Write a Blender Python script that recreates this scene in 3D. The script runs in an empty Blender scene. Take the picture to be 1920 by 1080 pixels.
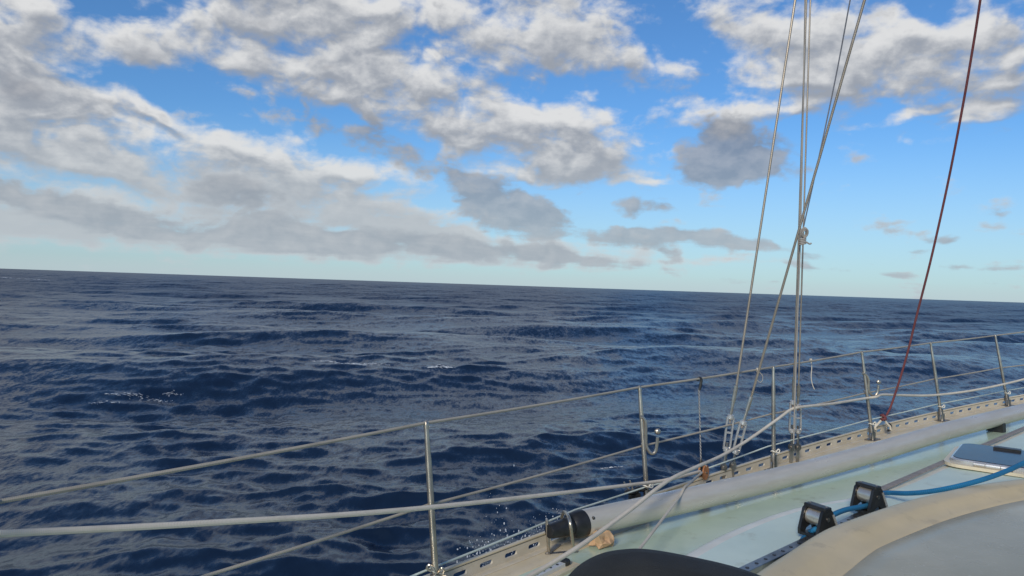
import bpy, bmesh, math, random
import numpy as np
from mathutils import Vector, Matrix, noise as mnoise

random.seed(7)
rng = np.random.default_rng(11)
R = math.radians
scene = bpy.context.scene
COL = scene.collection

# ------------------------------------------------------------------ camera
FPX = 1400.0                      # focal length in pixels of a 1920 px wide frame
EYE = 2.35                        # eye height above mean water
ROLL = R(1.909)
PITCH = R(-0.20)
cam_d = bpy.data.cameras.new('camera')
cam_d.sensor_width = 36.0
cam_d.lens = 36.0 * FPX / 1920.0
cam_d.clip_start = 0.05
cam_d.clip_end = 60000
cam = bpy.data.objects.new('camera', cam_d)
COL.objects.link(cam)
fwd = Vector((0, math.cos(PITCH), math.sin(PITCH)))
right = Vector((math.cos(ROLL), 0, math.sin(ROLL)))
right = (right - fwd * right.dot(fwd)).normalized()
up = right.cross(fwd).normalized()
M = Matrix((right, up, -fwd)).transposed()
cam.matrix_world = Matrix.Translation((0, 0, EYE)) @ M.to_4x4()
scene.camera = cam

# ------------------------------------------------------------------ world / sun / exposure
SUN_EL, SUN_AZ = R(28), R(-158)   # azimuth from +Y, positive towards +X (sun behind the left shoulder)
SKY_STRENGTH = 0.10
SKY_TINT = (0.52, 0.87, 1.22, 1)
FBM_A, FBM_B = 2.9, 2.6
GROW_A, GROW_B = 1.45, 1.34
EDGE_A = (0.06, 1.0)
LIT_GAIN = 1.0
CLOUD_WHITE, CLOUD_GREY = (7.5, 7.5, 7.45), (3.3, 3.55, 4.0)
LOW_GREY, LOW_WHITE = (2.05, 2.4, 3.05), (4.7, 4.75, 5.0)
HAZE = (5.3, 6.15, 6.65)
sun_d = bpy.data.lights.new('sun', 'SUN')
sun_d.energy = 3.0
sun_d.angle = R(14)
sun_d.color = (1.0, 0.87, 0.70)
sun = bpy.data.objects.new('sun', sun_d)
COL.objects.link(sun)
sdir = Vector((math.sin(SUN_AZ) * math.cos(SUN_EL), math.cos(SUN_AZ) * math.cos(SUN_EL), math.sin(SUN_EL)))
sun.rotation_euler = (-sdir).to_track_quat('-Z', 'Y').to_euler()
scene.view_settings.view_transform = 'Standard'
scene.view_settings.look = 'None'
scene.view_settings.gamma = 1.0
scene.view_settings.use_curve_mapping = False
scene.view_settings.exposure = 0.0
try:
    scene.cycles.max_bounces = 6
    scene.cycles.glossy_bounces = 4
    scene.cycles.transparent_max_bounces = 8
    scene.cycles.caustics_reflective = False
    scene.cycles.caustics_refractive = False
except Exception:
    pass


def ray(px, py):
    d = M @ Vector(((px - 960) / FPX, (540 - py) / FPX, -1.0))
    return d


def P(px, py, Y):
    """world point on the sight line of a spot, at distance Y ahead"""
    d = ray(px, py)
    return Vector((0, 0, EYE)) + d * (Y / d.y)


def azel(px, py):
    d = ray(px, py).normalized()
    return math.atan2(d.x, d.y), math.asin(d.z)


# ---- node helpers
class NT:
    def __init__(self, tree):
        self.t = tree

    def n(self, kind, **kw):
        nd = self.t.nodes.new(kind)
        for k, v in kw.items():
            setattr(nd, k, v)
        return nd

    def link(self, a, b):
        self.t.links.new(a, b)

    def put(self, sock, v):
        if isinstance(v, (int, float)):
            sock.default_value = v
        elif isinstance(v, (tuple, list)):
            sock.default_value = v
        else:
            self.link(v, sock)

    def math(self, op, a, b=0.0, c=0.0, clamp=False):
        nd = self.n('ShaderNodeMath', operation=op, use_clamp=clamp)
        for i, v in enumerate((a, b, c)):
            self.put(nd.inputs[i], v)
        return nd.outputs[0]

    def vmath(self, op, a, b=(0, 0, 0), scale=None):
        nd = self.n('ShaderNodeVectorMath', operation=op)
        self.put(nd.inputs[0], a)
        if op not in ('NORMALIZE', 'LENGTH', 'SCALE'):
            self.put(nd.inputs[1], b)
        if scale is not None:
            self.put(nd.inputs['Scale'], scale)
        return nd.outputs['Value'] if op in ('LENGTH', 'DOT_PRODUCT', 'DISTANCE') else nd.outputs['Vector']

    def smooth(self, v, a, b, lo=0.0, hi=1.0):
        nd = self.n('ShaderNodeMapRange', interpolation_type='SMOOTHSTEP')
        self.put(nd.inputs['Value'], v)
        for k, x in (('From Min', a), ('From Max', b), ('To Min', lo), ('To Max', hi)):
            self.put(nd.inputs[k], x)
        return nd.outputs['Result']

    def mix(self, f, a, b, blend='MIX'):
        nd = self.n('ShaderNodeMix', data_type='RGBA', blend_type=blend)
        self.put(nd.inputs[0], f)
        self.put(nd.inputs[6], a if not isinstance(a, (tuple, list)) or len(a) == 4 else (*a, 1))
        self.put(nd.inputs[7], b if not isinstance(b, (tuple, list)) or len(b) == 4 else (*b, 1))
        return nd.outputs[2]

    def noise(self, vec, scale, detail=4, rough=0.55, dist=0.0, out='Fac', lac=2.0):
        nd = self.n('ShaderNodeTexNoise')
        self.put(nd.inputs['Vector'], vec)
        nd.inputs['Scale'].default_value = scale
        nd.inputs['Detail'].default_value = detail
        nd.inputs['Roughness'].default_value = rough
        nd.inputs['Distortion'].default_value = dist
        nd.inputs['Lacunarity'].default_value = lac
        return nd.outputs[out]

    def mapping(self, vec, loc=(0, 0, 0), rot=(0, 0, 0), sc=(1, 1, 1), kind='POINT'):
        nd = self.n('ShaderNodeMapping', vector_type=kind)
        self.put(nd.inputs['Vector'], vec)
        nd.inputs['Location'].default_value = loc
        nd.inputs['Rotation'].default_value = rot
        nd.inputs['Scale'].default_value = sc
        return nd.outputs[0]

    def sep(self, v):
        nd = self.n('ShaderNodeSeparateXYZ')
        self.put(nd.inputs[0], v)
        return nd.outputs

    def comb(self, x, y, z=0.0):
        nd = self.n('ShaderNodeCombineXYZ')
        for i, v in enumerate((x, y, z)):
            self.put(nd.inputs[i], v)
        return nd.outputs[0]


# ---- sky: clear-sky model plus two decks of broken cloud, all in azimuth / elevation
world = bpy.data.worlds.new('World')
scene.world = world
world.use_nodes = True
wt = world.node_tree
wt.nodes.clear()

# cloud banks: (x, y, half width, half height, tilt clockwise, weight) in frame pixels, turned into sky angles
BANKS = [
    # grey mass at the left edge and the top left
    (-60, 130, 270, 110, 18, 1.0), (90, 190, 130, 60, 10, .75), (-20, 40, 150, 70, 25, .8), (60, 5, 110, 34, 20, .6),
    # broad soft bank along the top
    (250, 92, 110, 42, 12, .85), (390, 95, 150, 48, 10, .8), (470, 30, 220, 62, 6, .95), (640, 70, 190, 70, 14, .9), (620, 10, 240, 50, 0, .8),
    (820, 25, 120, 44, 0, .55), (1000, 30, 190, 80, -10, .85), (930, 110, 110, 48, -25, .7), (1090, 70, 110, 54, -14, .6), (860, 130, 60, 30, -20, .4),
    (250, 190, 85, 18, 28, .75), (320, 212, 60, 12, 24, .55), (190, 130, 60, 18, 20, .5),
    # long bright bank across the middle
    (540, 148, 100, 32, 12, .9), (690, 165, 130, 48, 14, .95), (830, 205, 150, 56, 16, 1.0), (980, 250, 150, 58, 14, 1.0), (1120, 275, 130, 56, 16, .95), (1060, 215, 90, 34, 14, .6),
    (1060, 318, 120, 24, 6, .55), (900, 290, 140, 34, 12, .6), (640, 195, 80, 26, 10, .5),
    # long left bank sloping down to the right
    (60, 262, 190, 36, 8, .95), (230, 285, 200, 46, 12, .95), (400, 330, 200, 60, 14, 1.0), (120, 310, 200, 34, 14, .7),
    (560, 370, 210, 70, 12, 1.05), (740, 395, 190, 62, 8, 1.05), (680, 325, 70, 20, 0, .7), (440, 272, 110, 26, 8, .65), (530, 262, 60, 22, 0, .6), (600, 300, 70, 24, 10, .6),
    # stratus sheets above the horizon
    (60, 385, 240, 40, 10, 1.0), (260, 425, 290, 42, 7, 1.05), (520, 445, 300, 40, 4, 1.05), (780, 462, 300, 34, 3, 1.0), (1010, 475, 240, 24, 3, .9),
    (-40, 440, 220, 30, 4, .9), (1190, 478, 160, 16, 2, .7), (1340, 482, 130, 10, 3, .55),
    # puffs right of the middle
    (1190, 125, 100, 38, 8, .85), (1290, 118, 70, 30, -10, .6), (1098, 180, 42, 11, 5, .65), (1225, 205, 90, 26, 0, .55),
    (1370, 222, 110, 32, 0, .8), (1300, 250, 50, 24, 0, .55), (1450, 205, 70, 24, -8, .55), (1520, 190, 60, 20, -8, .5),
    (1350, 5, 77, 38, 14, 0.82), (1430, 50, 88, 44, 0, 0.82), (1450, 110, 99, 44, -6, 0.82), (1560, 50, 99, 56, 0, 0.87), (1550, 130, 99, 38, -8, 0.77),
    (1700, 45, 52, 29, 0, 0.92), (1690, 105, 132, 40, -4, 0.92), (1650, 165, 132, 31, -8, 0.82), (1790, 150, 110, 31, -14, 0.77), (1840, 20, 99, 38, -8, 0.82), (1890, 105, 99, 40, -20, 0.87),
    (1860, 200, 110, 16, -12, 0.87), (1680, 224, 66, 10, -14, 0.72), (1730, 208, 66, 8, -14, 0.62), (1720, 263, 55, 11, -2, 0.67), (1830, 225, 55, 8, -10, 0.62),
    (1205, 340, 66, 10, -4, .8), (1195, 364, 36, 9, 0, .6), (930, 322, 48, 15, 0, .75), (1010, 335, 60, 12, 0, .6), (1270, 285, 34, 10, 0, .5),
    (1480, 150, 110, 30, -10, .5), (1600, 100, 120, 40, -6, .5), (1780, 90, 120, 36, -14, .6), (1760, 180, 110, 20, -12, .5), (1900, 165, 90, 20, -16, .6), (1250, 40, 60, 22, -20, .45), (1130, 110, 60, 24, -10, .5),
    # beyond the frame
    (2120, 60, 200, 80, -10, .8), (2080, 160, 140, 40, -12, .7), (-260, 330, 240, 60, 10, .9), (-300, 200, 200, 70, 10, .8),
    (480, -60, 240, 36, 0, .6), (950, -50, 160, 30, 0, .6), (1700, -60, 160, 40, 0, .6),
]
LOW = [
    (960, 392, 120, 56, 8, 1.0), (905, 380, 80, 46, 0, .8), (1010, 410, 80, 40, 8, .8),
    (1360, 290, 120, 52, 4, 1.0), (1420, 300, 110, 44, -4, .9), (1330, 265, 60, 50, 0, .6), (1310, 330, 70, 22, 0, .6),
    (1195, 389, 38, 22, 0, .95), (1248, 386, 28, 17, 10, .85), (1250, 474, 42, 18, 18, .95),
    (1150, 447, 90, 18, 0, .85), (1230, 441, 110, 14, 2, .75), (1340, 452, 120, 14, 5, .8), (1420, 461, 50, 10, 0, .7),
    (1500, 477, 80, 10, 2, .75), (1586, 506, 32, 10, 3, .85), (1520, 500, 60, 7, 2, .7), (1630, 490, 24, 6, 0, .65),
    (1795, 453, 44, 11, 2, .9), (1812, 501, 54, 7, 0, .85), (1670, 514, 34, 6, 0, .6), (1850, 530, 40, 5, 0, .5), (1900, 508, 44, 5, 0, .5),
    (1740, 470, 30, 5, 0, .5), (1040, 498, 20, 6, 0, .6), (1880, 395, 26, 8, 0, .35),
    (60, 378, 220, 26, 10, .72), (200, 405, 240, 26, 8, .72), (380, 432, 300, 26, 6, .8), (640, 450, 300, 30, 4, .85), (880, 468, 260, 22, 3, .8), (1060, 478, 180, 14, 3, .7), (470, 385, 190, 30, 12, .55), (-20, 140, 150, 40, 16, .45), (520, 60, 150, 26, 8, .35),
    (730, 270, 170, 52, 8, .62), (420, 345, 190, 50, 10, .5), (1120, 495, 200, 8, 2, .4), (1410, 525, 90, 6, 2, .4), (1300, 540, 60, 5, 2, .4),
]


TILTS = (-10.0, 2.0, 13.0)


def noise2(k, vec, scale, detail, rough, out='Fac'):
    nd = k.n('ShaderNodeTexNoise', noise_dimensions='2D')
    k.put(nd.inputs['Vector'], vec)
    nd.inputs['Scale'].default_value = scale
    nd.inputs['Detail'].default_value = detail
    nd.inputs['Roughness'].default_value = rough
    return nd.outputs[out]


def banks_sum(host, uvw_in, banks, grow, after=0.0):
    """sum of soft-edged elliptical banks, each at its own azimuth / elevation (a node group).
    The running total rides along in z (times zero), so that the sum is worked out in short stretches."""
    g = bpy.data.node_groups.new('cloud_banks', 'ShaderNodeTree')
    g.interface.new_socket('Vector', in_out='INPUT', socket_type='NodeSocketVector')
    g.interface.new_socket('After', in_out='INPUT', socket_type='NodeSocketFloat')
    g.interface.new_socket('Cover', in_out='OUTPUT', socket_type='NodeSocketFloat')
    k = NT(g)
    gi = k.n('NodeGroupInput')
    go = k.n('NodeGroupOutput')
    uvw = gi.outputs[0]
    total = 0.0
    carry = gi.outputs[1]
    left = list(banks)
    while left:
        chunk, left = left[:9], left[9:]
        turned = {}
        for (cx, cy, rx, ry, tilt, w) in chunk:
            t = min(TILTS, key=lambda q: abs(q - tilt))
            ang = R(t) + ROLL
            ca, sa = math.cos(ang), math.sin(ang)
            if t not in turned:
                turned[t] = k.comb(k.vmath('DOT_PRODUCT', uvw, (ca, -sa, 0)), k.vmath('DOT_PRODUCT', uvw, (sa, ca, 0)), carry)
            a, e = azel(cx, cy)
            u0, v0 = a * ca - e * sa, a * sa + e * ca
            sx = FPX / (rx * math.cos(a) ** 2 * grow)
            sy = FPX / (ry * grow)
            nd = k.n('ShaderNodeVectorMath', operation='MULTIPLY_ADD')
            k.link(turned[t], nd.inputs[0])
            nd.inputs[1].default_value = (sx, sy, 0)
            nd.inputs[2].default_value = (-u0 * sx, -v0 * sy, 0)
            gr = k.n('ShaderNodeTexGradient', gradient_type='SPHERICAL')
            k.link(nd.outputs[0], gr.inputs[0])
            total = k.math('MULTIPLY_ADD', gr.outputs['Fac'], w, total)
        carry = total
    k.link(k.math('MINIMUM', total, 1.2), go.inputs[0])
    nd = host.n('ShaderNodeGroup')
    nd.node_tree = g
    host.link(uvw_in, nd.inputs[0])
    host.put(nd.inputs[1], after)
    return nd.outputs[0]


k = NT(wt)
out = k.n('ShaderNodeOutputWorld')
sky = k.n('ShaderNodeTexSky', sky_type='NISHITA')
sky.sun_disc = False
sky.sun_elevation = SUN_EL
sky.sun_rotation = SUN_AZ
sky.altitude = 0
sky.air_density = 1.0
sky.dust_density = 0.4
sky.ozone_density = 2.0
tc = k.n('ShaderNodeTexCoord')
dirv = tc.outputs['Generated']
dx, dy, dz = k.sep(dirv)
az = k.math('ARCTAN2', dx, dy)
el = k.math('ARCSINE', dz)
uv = k.comb(az, el, 0.0)
# plan position under a flat cloud deck: billows shrink towards the horizon
rr_ = k.math('DIVIDE', 1.0, k.math('ADD', k.math('MAXIMUM', dz, -0.02), 0.10))
plan = k.comb(k.math('MULTIPLY', rr_, dx), k.math('MULTIPLY', rr_, dy), 0.0)
plan = k.mapping(plan, loc=(3.1, 1.7, 0), rot=(0, 0, R(-30)), sc=(1.0, 1.35, 1))
ang = k.mapping(uv, loc=(1.3, 0.2, 0), rot=(0, 0, R(9)), sc=(1.0, 1.55, 1))
wob = k.vmath('SUBTRACT', noise2(k, ang, 9.0, 2, 0.55, 'Color'), (0.5, 0.5, 0.5))
uvw = k.vmath('ADD', uv, k.vmath('MULTIPLY', wob, (0.085, 0.040, 0)))
SUNOFF = (-0.014, 0.016, 0)


def billow(planv, angv):
    big = noise2(k, planv, 1.6, 4, 0.55)
    fine = noise2(k, angv, 16.0, 6, 0.60)
    vo = k.n('ShaderNodeTexVoronoi', voronoi_dimensions='2D', feature='F1')
    k.put(vo.inputs['Vector'], k.vmath('ADD', angv, k.vmath('MULTIPLY', wob, (0.10, 0.10, 0))))
    vo.inputs['Scale'].default_value = 17.0
    vo.inputs['Detail'].default_value = 2.0
    vo.inputs['Roughness'].default_value = 0.55
    puff = k.math('SUBTRACT', 0.56, vo.outputs['Distance'])
    f = k.math('SUBTRACT', k.math('MULTIPLY_ADD', big, 0.34, k.math('MULTIPLY', fine, 0.66)), 0.5)
    return k.math('MULTIPLY_ADD', puff, 0.20, f)


fb = billow(plan, ang)
fb2 = billow(k.vmath('ADD', plan, (0.035, -0.075, 0)), k.vmath('ADD', ang, (-0.010, 0.018, 0)))
skyc = k.mix(1.0, sky.outputs[0], SKY_TINT, 'MULTIPLY')
hz = k.math('MAXIMUM', k.smooth(el, -0.005, 0.06, 0.72, 0.0), k.smooth(el, 0.0, 0.22, 0.50, 0.0))
uvA2 = k.vmath('ADD', uvw, SUNOFF)
uvB = k.vmath('ADD', uv, k.vmath('MULTIPLY', wob, (0.040, 0.022, 0)))
# broken cloud of the same kind all the way round, outside the frame
beyond = k.math('MAXIMUM', k.smooth(k.math('ABSOLUTE', az), 0.64, 0.90), k.smooth(el, 0.40, 0.56))
rest = k.smooth(noise2(k, plan, 0.9, 2, 0.5), 0.56, 0.80, 0.0, 0.80)
rest = k.math('MULTIPLY', beyond, rest)


def sky_part(a0, a1):
    """Background for one sector: only the banks that reach into it are summed"""
    def near(banks):
        outl = []
        for q in banks:
            a, e = azel(q[0], q[1])
            reach = q[2] / FPX * 1.6 + 0.09
            if a + reach > a0 and a - reach < a1:
                outl.append(q)
        return outl
    bA, bB = near(BANKS), near(LOW)
    tA, tA2, tB = rest, rest, None
    if bA:
        tA = k.math('ADD', banks_sum(k, uvw, bA, GROW_A), rest)
        tA2 = k.math('ADD', banks_sum(k, uvA2, bA, GROW_A, tA), rest)
    dA = k.math('MULTIPLY_ADD', fb, FBM_A, tA)
    aA = k.smooth(dA, EDGE_A[0], EDGE_A[1])
    thick = k.smooth(k.math('MULTIPLY_ADD', fb, FBM_A * 0.35, tA), 0.50, 1.15)
    lit = k.math('MULTIPLY_ADD', k.math('SUBTRACT', tA, tA2), 2.2, k.math('MULTIPLY', k.math('SUBTRACT', fb, fb2), FBM_A * LIT_GAIN))
    shade = k.math('ADD', k.math('MULTIPLY_ADD', thick, -0.46, 0.60), k.math('MULTIPLY', lit, k.smooth(el, 0.05, 0.19, 0.12, 1.0)))
    shade = k.smooth(shade, -0.40, 1.22)
    cA = k.mix(shade, CLOUD_GREY, CLOUD_WHITE)
    c = k.mix(k.math('MULTIPLY', aA, 0.96), skyc, cA)
    if bB:
        tB = banks_sum(k, uvB, bB, GROW_B, tA2)
        dB = k.math('MULTIPLY_ADD', fb, FBM_B, tB)
        aB = k.smooth(dB, 0.16, 0.74)
        litB = k.math('MULTIPLY_ADD', k.math('SUBTRACT', fb, fb2), 1.8, 0.26, clamp=True)
        cB = k.mix(litB, LOW_GREY, LOW_WHITE)
        c = k.mix(k.math('MULTIPLY', aB, 0.86), c, cB)
    c = k.mix(hz, c, HAZE)
    bgn = k.n('ShaderNodeBackground')
    bgn.inputs['Strength'].default_value = SKY_STRENGTH
    k.link(c, bgn.inputs['Color'])
    return bgn.outputs[0]


def pick(fac, sh0, sh1):
    mx = k.n('ShaderNodeMixShader')
    k.put(mx.inputs[0], fac)
    k.link(sh0, mx.inputs[1])
    k.link(sh1, mx.inputs[2])
    return mx.outputs[0]


CUTS = [-0.95, -0.42, -0.18, 0.06, 0.30, 0.95]
sh = sky_part(9, 9.1)
outside = sh
inner = sky_part(CUTS[0], CUTS[1])
for c0, c1_ in zip(CUTS[1:-1], CUTS[2:]):
    inner = pick(k.math('GREATER_THAN', az, c0), inner, sky_part(c0, c1_))
isout = k.math('MAXIMUM', k.math('GREATER_THAN', k.math('ABSOLUTE', az), 0.95), k.math('GREATER_THAN', el, 0.62))
bgh = k.n('ShaderNodeBackground')
bgh.inputs['Strength'].default_value = SKY_STRENGTH
k.put(bgh.inputs['Color'], (*HAZE, 1))
final = pick(isout, inner, outside)
final = pick(k.math('LESS_THAN', el, -0.03), final, bgh.outputs[0])
k.link(final, out.inputs[0])
world.cycles.sampling_method = 'NONE'

# ------------------------------------------------------------------ mesh helpers


def mesh_obj(name, verts, faces, mat, parent=None, smooth=True, uvs=None):
    me = bpy.data.meshes.new(name)
    me.from_pydata([tuple(v) for v in verts], [], faces)
    me.validate()
    me.update()
    if smooth:
        me.polygons.foreach_set('use_smooth', [True] * len(me.polygons))
    if uvs is not None:
        lay = me.uv_layers.new(name='UVMap')
        li = np.empty(len(me.loops), dtype=np.int32)
        me.loops.foreach_get('vertex_index', li)
        lay.data.foreach_set('uv', np.asarray(uvs, dtype=np.float32)[li].ravel())
    o = bpy.data.objects.new(name, me)
    COL.objects.link(o)
    if mat:
        me.materials.append(mat)
    if parent is not None:
        o.parent = parent
        o.matrix_parent_inverse = parent.matrix_world.inverted()
    return o


def tag(o, label=None, cat=None, group=None, kind=None):
    if label:
        o['label'] = label
    if cat:
        o['category'] = cat
    if group:
        o['group'] = group
    if kind:
        o['kind'] = kind
    return o


def empty(name, loc, label, cat, group=None):
    o = bpy.data.objects.new(name, None)
    COL.objects.link(o)
    o.empty_display_size = 0.05
    o.location = loc
    o.matrix_world = Matrix.Translation(loc)
    return tag(o, label, cat, group)


class MB:
    """collects shapes for ONE part"""

    def __init__(self):
        self.v, self.f, self.uv = [], [], []

    def add(self, verts, faces, uvs=None):
        b = len(self.v)
        self.v += [Vector(v) for v in verts]
        self.f += [tuple(i + b for i in f) for f in faces]
        self.uv += uvs if uvs else [(0, 0)] * len(verts)

    def tube(self, pts, rad, seg=10, closed=False, cap=True, flat=None):
        """swept round (or oval, flat=(a,b,upvector)) section; rad number or list"""
        pts = [Vector(p) for p in pts]
        n = len(pts)
        rads = rad if isinstance(rad, (list, tuple)) else [rad] * n
        tang = []
        for i in range(n):
            if closed:
                t = pts[(i + 1) % n] - pts[i - 1]
            else:
                t = pts[min(i + 1, n - 1)] - pts[max(i - 1, 0)]
            tang.append(t.normalized())
        ref = Vector((0, 0, 1)) if abs(tang[0].z) < 0.9 else Vector((1, 0, 0))
        if flat:
            ref = Vector(flat[2])
        nrm = (ref - tang[0] * ref.dot(tang[0])).normalized()
        verts, uvs, s = [], [], 0.0
        for i in range(n):
            if i:
                s += (pts[i] - pts[i - 1]).length
                nrm = (nrm - tang[i] * nrm.dot(tang[i])).normalized()
            bi = tang[i].cross(nrm)
            for j in range(seg):
                a = 2 * math.pi * j / seg
                if flat:
                    ca, sa = math.cos(a), math.sin(a)
                    q = 0.35
                    off = nrm * flat[1] * math.copysign(abs(ca) ** q, ca) + bi * flat[0] * math.copysign(abs(sa) ** q, sa)
                else:
                    off = (nrm * math.cos(a) + bi * math.sin(a)) * rads[i]
                verts.append(pts[i] + off)
                uvs.append((s, j / seg if j <= seg / 2 else 1 - j / seg))
        faces = []
        m = n if closed else n - 1
        for i in range(m):
            for j in range(seg):
                a, b = i * seg + j, i * seg + (j + 1) % seg
                c, d = ((i + 1) % n) * seg + (j + 1) % seg, ((i + 1) % n) * seg + j
                faces.append((a, b, c, d))
        if cap and not closed:
            faces.append(tuple(range(seg - 1, -1, -1)))
            faces.append(tuple((n - 1) * seg + j for j in range(seg)))
        self.add(verts, faces, uvs)
        return self

    def box(self, c, ax, ay, az, hx, hy, hz, bevel=0.15):
        """box with chamfered edges; axes are unit vectors"""
        c = Vector(c)
        bev = min(hx, hy, hz) * bevel
        vs, idx = [], {}
        for sx in (-1, 1):
            for sy in (-1, 1):
                for sz in (-1, 1):
                    for kx in range(3):
                        d = [0, 0, 0]
                        off = [hx - bev, hy - bev, hz - bev]
                        off[kx] += bev
                        p = c + ax * sx * off[0] + ay * sy * off[1] + az * sz * off[2]
                        idx[(sx, sy, sz, kx)] = len(vs)
                        vs.append(p)
        F = []
        for s in (-1, 1):
            F.append([idx[(s, a, b, 0)] for a, b in ((-1, -1), (1, -1), (1, 1), (-1, 1))][::s])
            F.append([idx[(a, s, b, 1)] for a, b in ((-1, -1), (-1, 1), (1, 1), (1, -1))][::s])
            F.append([idx[(a, b, s, 2)] for a, b in ((-1, -1), (1, -1), (1, 1), (-1, 1))][::s])
        for a in (-1, 1):
            for b in (-1, 1):
                F.append([idx[(a, b, -1, 0)], idx[(a, b, 1, 0)], idx[(a, b, 1, 1)], idx[(a, b, -1, 1)]])
                F.append([idx[(a, -1, b, 0)], idx[(a, 1, b, 0)], idx[(a, 1, b, 2)], idx[(a, -1, b, 2)]])
                F.append([idx[(-1, a, b, 1)], idx[(1, a, b, 1)], idx[(1, a, b, 2)], idx[(-1, a, b, 2)]])
                for e in (-1, 1):
                    F.append([idx[(a, b, e, 0)], idx[(a, b, e, 1)], idx[(a, b, e, 2)]])
        self.add(vs, F)
        return self

    def prism(self, outline, o, ax, ay, an, th):
        """extrude a 2D outline (ax, ay) by +-th/2 along an"""
        o = Vector(o)
        n = len(outline)
        vs = [o + ax * x + ay * y + an * th / 2 for x, y in outline] + [o + ax * x + ay * y - an * th / 2 for x, y in outline]
        F = [tuple(range(n)), tuple(range(2 * n - 1, n - 1, -1))]
        F += [(i, i + n, (i + 1) % n + n, (i + 1) % n) for i in range(n)]
        self.add(vs, F)
        return self

    def ball(self, c, r, seg=12, squash=(1, 1, 1)):
        c = Vector(c)
        vs, F = [c + Vector((0, 0, r * squash[2]))], []
        rings = seg // 2
        for i in range(1, rings):
            t = math.pi * i / rings
            for j in range(seg):
                a = 2 * math.pi * j / seg
                vs.append(c + Vector((r * math.sin(t) * math.cos(a) * squash[0], r * math.sin(t) * math.sin(a) * squash[1], r * math.cos(t) * squash[2])))
        vs.append(c - Vector((0, 0, r * squash[2])))
        for j in range(seg):
            F.append((0, 1 + j, 1 + (j + 1) % seg))
            F.append((len(vs) - 1, len(vs) - 1 - seg + (j + 1) % seg, len(vs) - 1 - seg + j))
        for i in range(rings - 2):
            for j in range(seg):
                a = 1 + i * seg
                F.append((a + j, a + seg + j, a + seg + (j + 1) % seg, a + (j + 1) % seg))
        self.add(vs, F)
        return self

    def build(self, name, mat, parent=None, smooth=True, sharp=35):
        o = mesh_obj(name, self.v, self.f, mat, parent, False, self.uv)
        bm = bmesh.new()
        bm.from_mesh(o.data)
        bmesh.ops.recalc_face_normals(bm, faces=bm.faces)
        for f in bm.faces:
            f.smooth = smooth
        lim = R(sharp)
        for e in bm.edges:
            if len(e.link_faces) == 2 and e.calc_face_angle(0) > lim:
                e.smooth = False
        bm.to_mesh(o.data)
        bm.free()
        return o


def spline(pts, n=12):
    """Catmull-Rom through points"""
    pts = [Vector(p) for p in pts]
    q = [pts[0] * 2 - pts[1]] + pts + [pts[-1] * 2 - pts[-2]]
    outp = []
    for i in range(1, len(q) - 2):
        p0, p1, p2, p3 = q[i - 1], q[i], q[i + 1], q[i + 2]
        for j in range(n):
            t = j / n
            outp.append(0.5 * ((2 * p1) + (p2 - p0) * t + (2 * p0 - 5 * p1 + 4 * p2 - p3) * t * t + (3 * p1 - p0 - 3 * p2 + p3) * t ** 3))
    outp.append(pts[-1])
    return outp


def sag(a, b, drop, n=24):
    a, b = Vector(a), Vector(b)
    return [a.lerp(b, i / n) - Vector((0, 0, drop * 4 * (i / n) * (1 - i / n))) for i in range(n + 1)]


# ------------------------------------------------------------------ materials
def material(name):
    m = bpy.data.materials.new(name)
    m.use_nodes = True
    t = m.node_tree
    b = t.nodes['Principled BSDF']
    return m, NT(t), b


def surf(name, c1, c2=None, rough=0.4, metal=0.0, scale=6.0, detail=5, rvar=0.12, bump=0.0, bscale=60, coord='Object', lo=0.35, hi=0.65,
         spots=None, coat=0.0, spec=None):
    m, k, b = material(name)
    co = k.n('ShaderNodeTexCoord').outputs[coord]
    n1 = k.noise(co, scale, detail, 0.6)
    f = k.smooth(n1, lo, hi)
    col = k.mix(f, c1, c2 if c2 else c1)
    if spots:  # (colour, scale, threshold, amount)
        sn = k.noise(co, spots[1], 6, 0.65)
        col = k.mix(k.math('MULTIPLY', k.smooth(sn, spots[2], spots[2] + 0.12), spots[3]), col, spots[0])
    k.put(b.inputs['Base Color'], col)
    b.inputs['Metallic'].default_value = metal
    n2 = k.noise(co, scale * 2.7, 4, 0.6)
    k.put(b.inputs['Roughness'], k.math('MULTIPLY_ADD', n2, rvar * 2, rough - rvar, clamp=True))
    if coat:
        b.inputs['Coat Weight'].default_value = coat
        b.inputs['Coat Roughness'].default_value = 0.12
    if spec is not None:
        b.inputs['Specular IOR Level'].default_value = spec
    if bump:
        bp = k.n('ShaderNodeBump')
        bp.inputs['Strength'].default_value = bump
        bp.inputs['Distance'].default_value = 0.002
        k.put(bp.inputs['Height'], k.noise(co, bscale, 4, 0.6))
        k.link(bp.outputs[0], b.inputs['Normal'])
    return m


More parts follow.
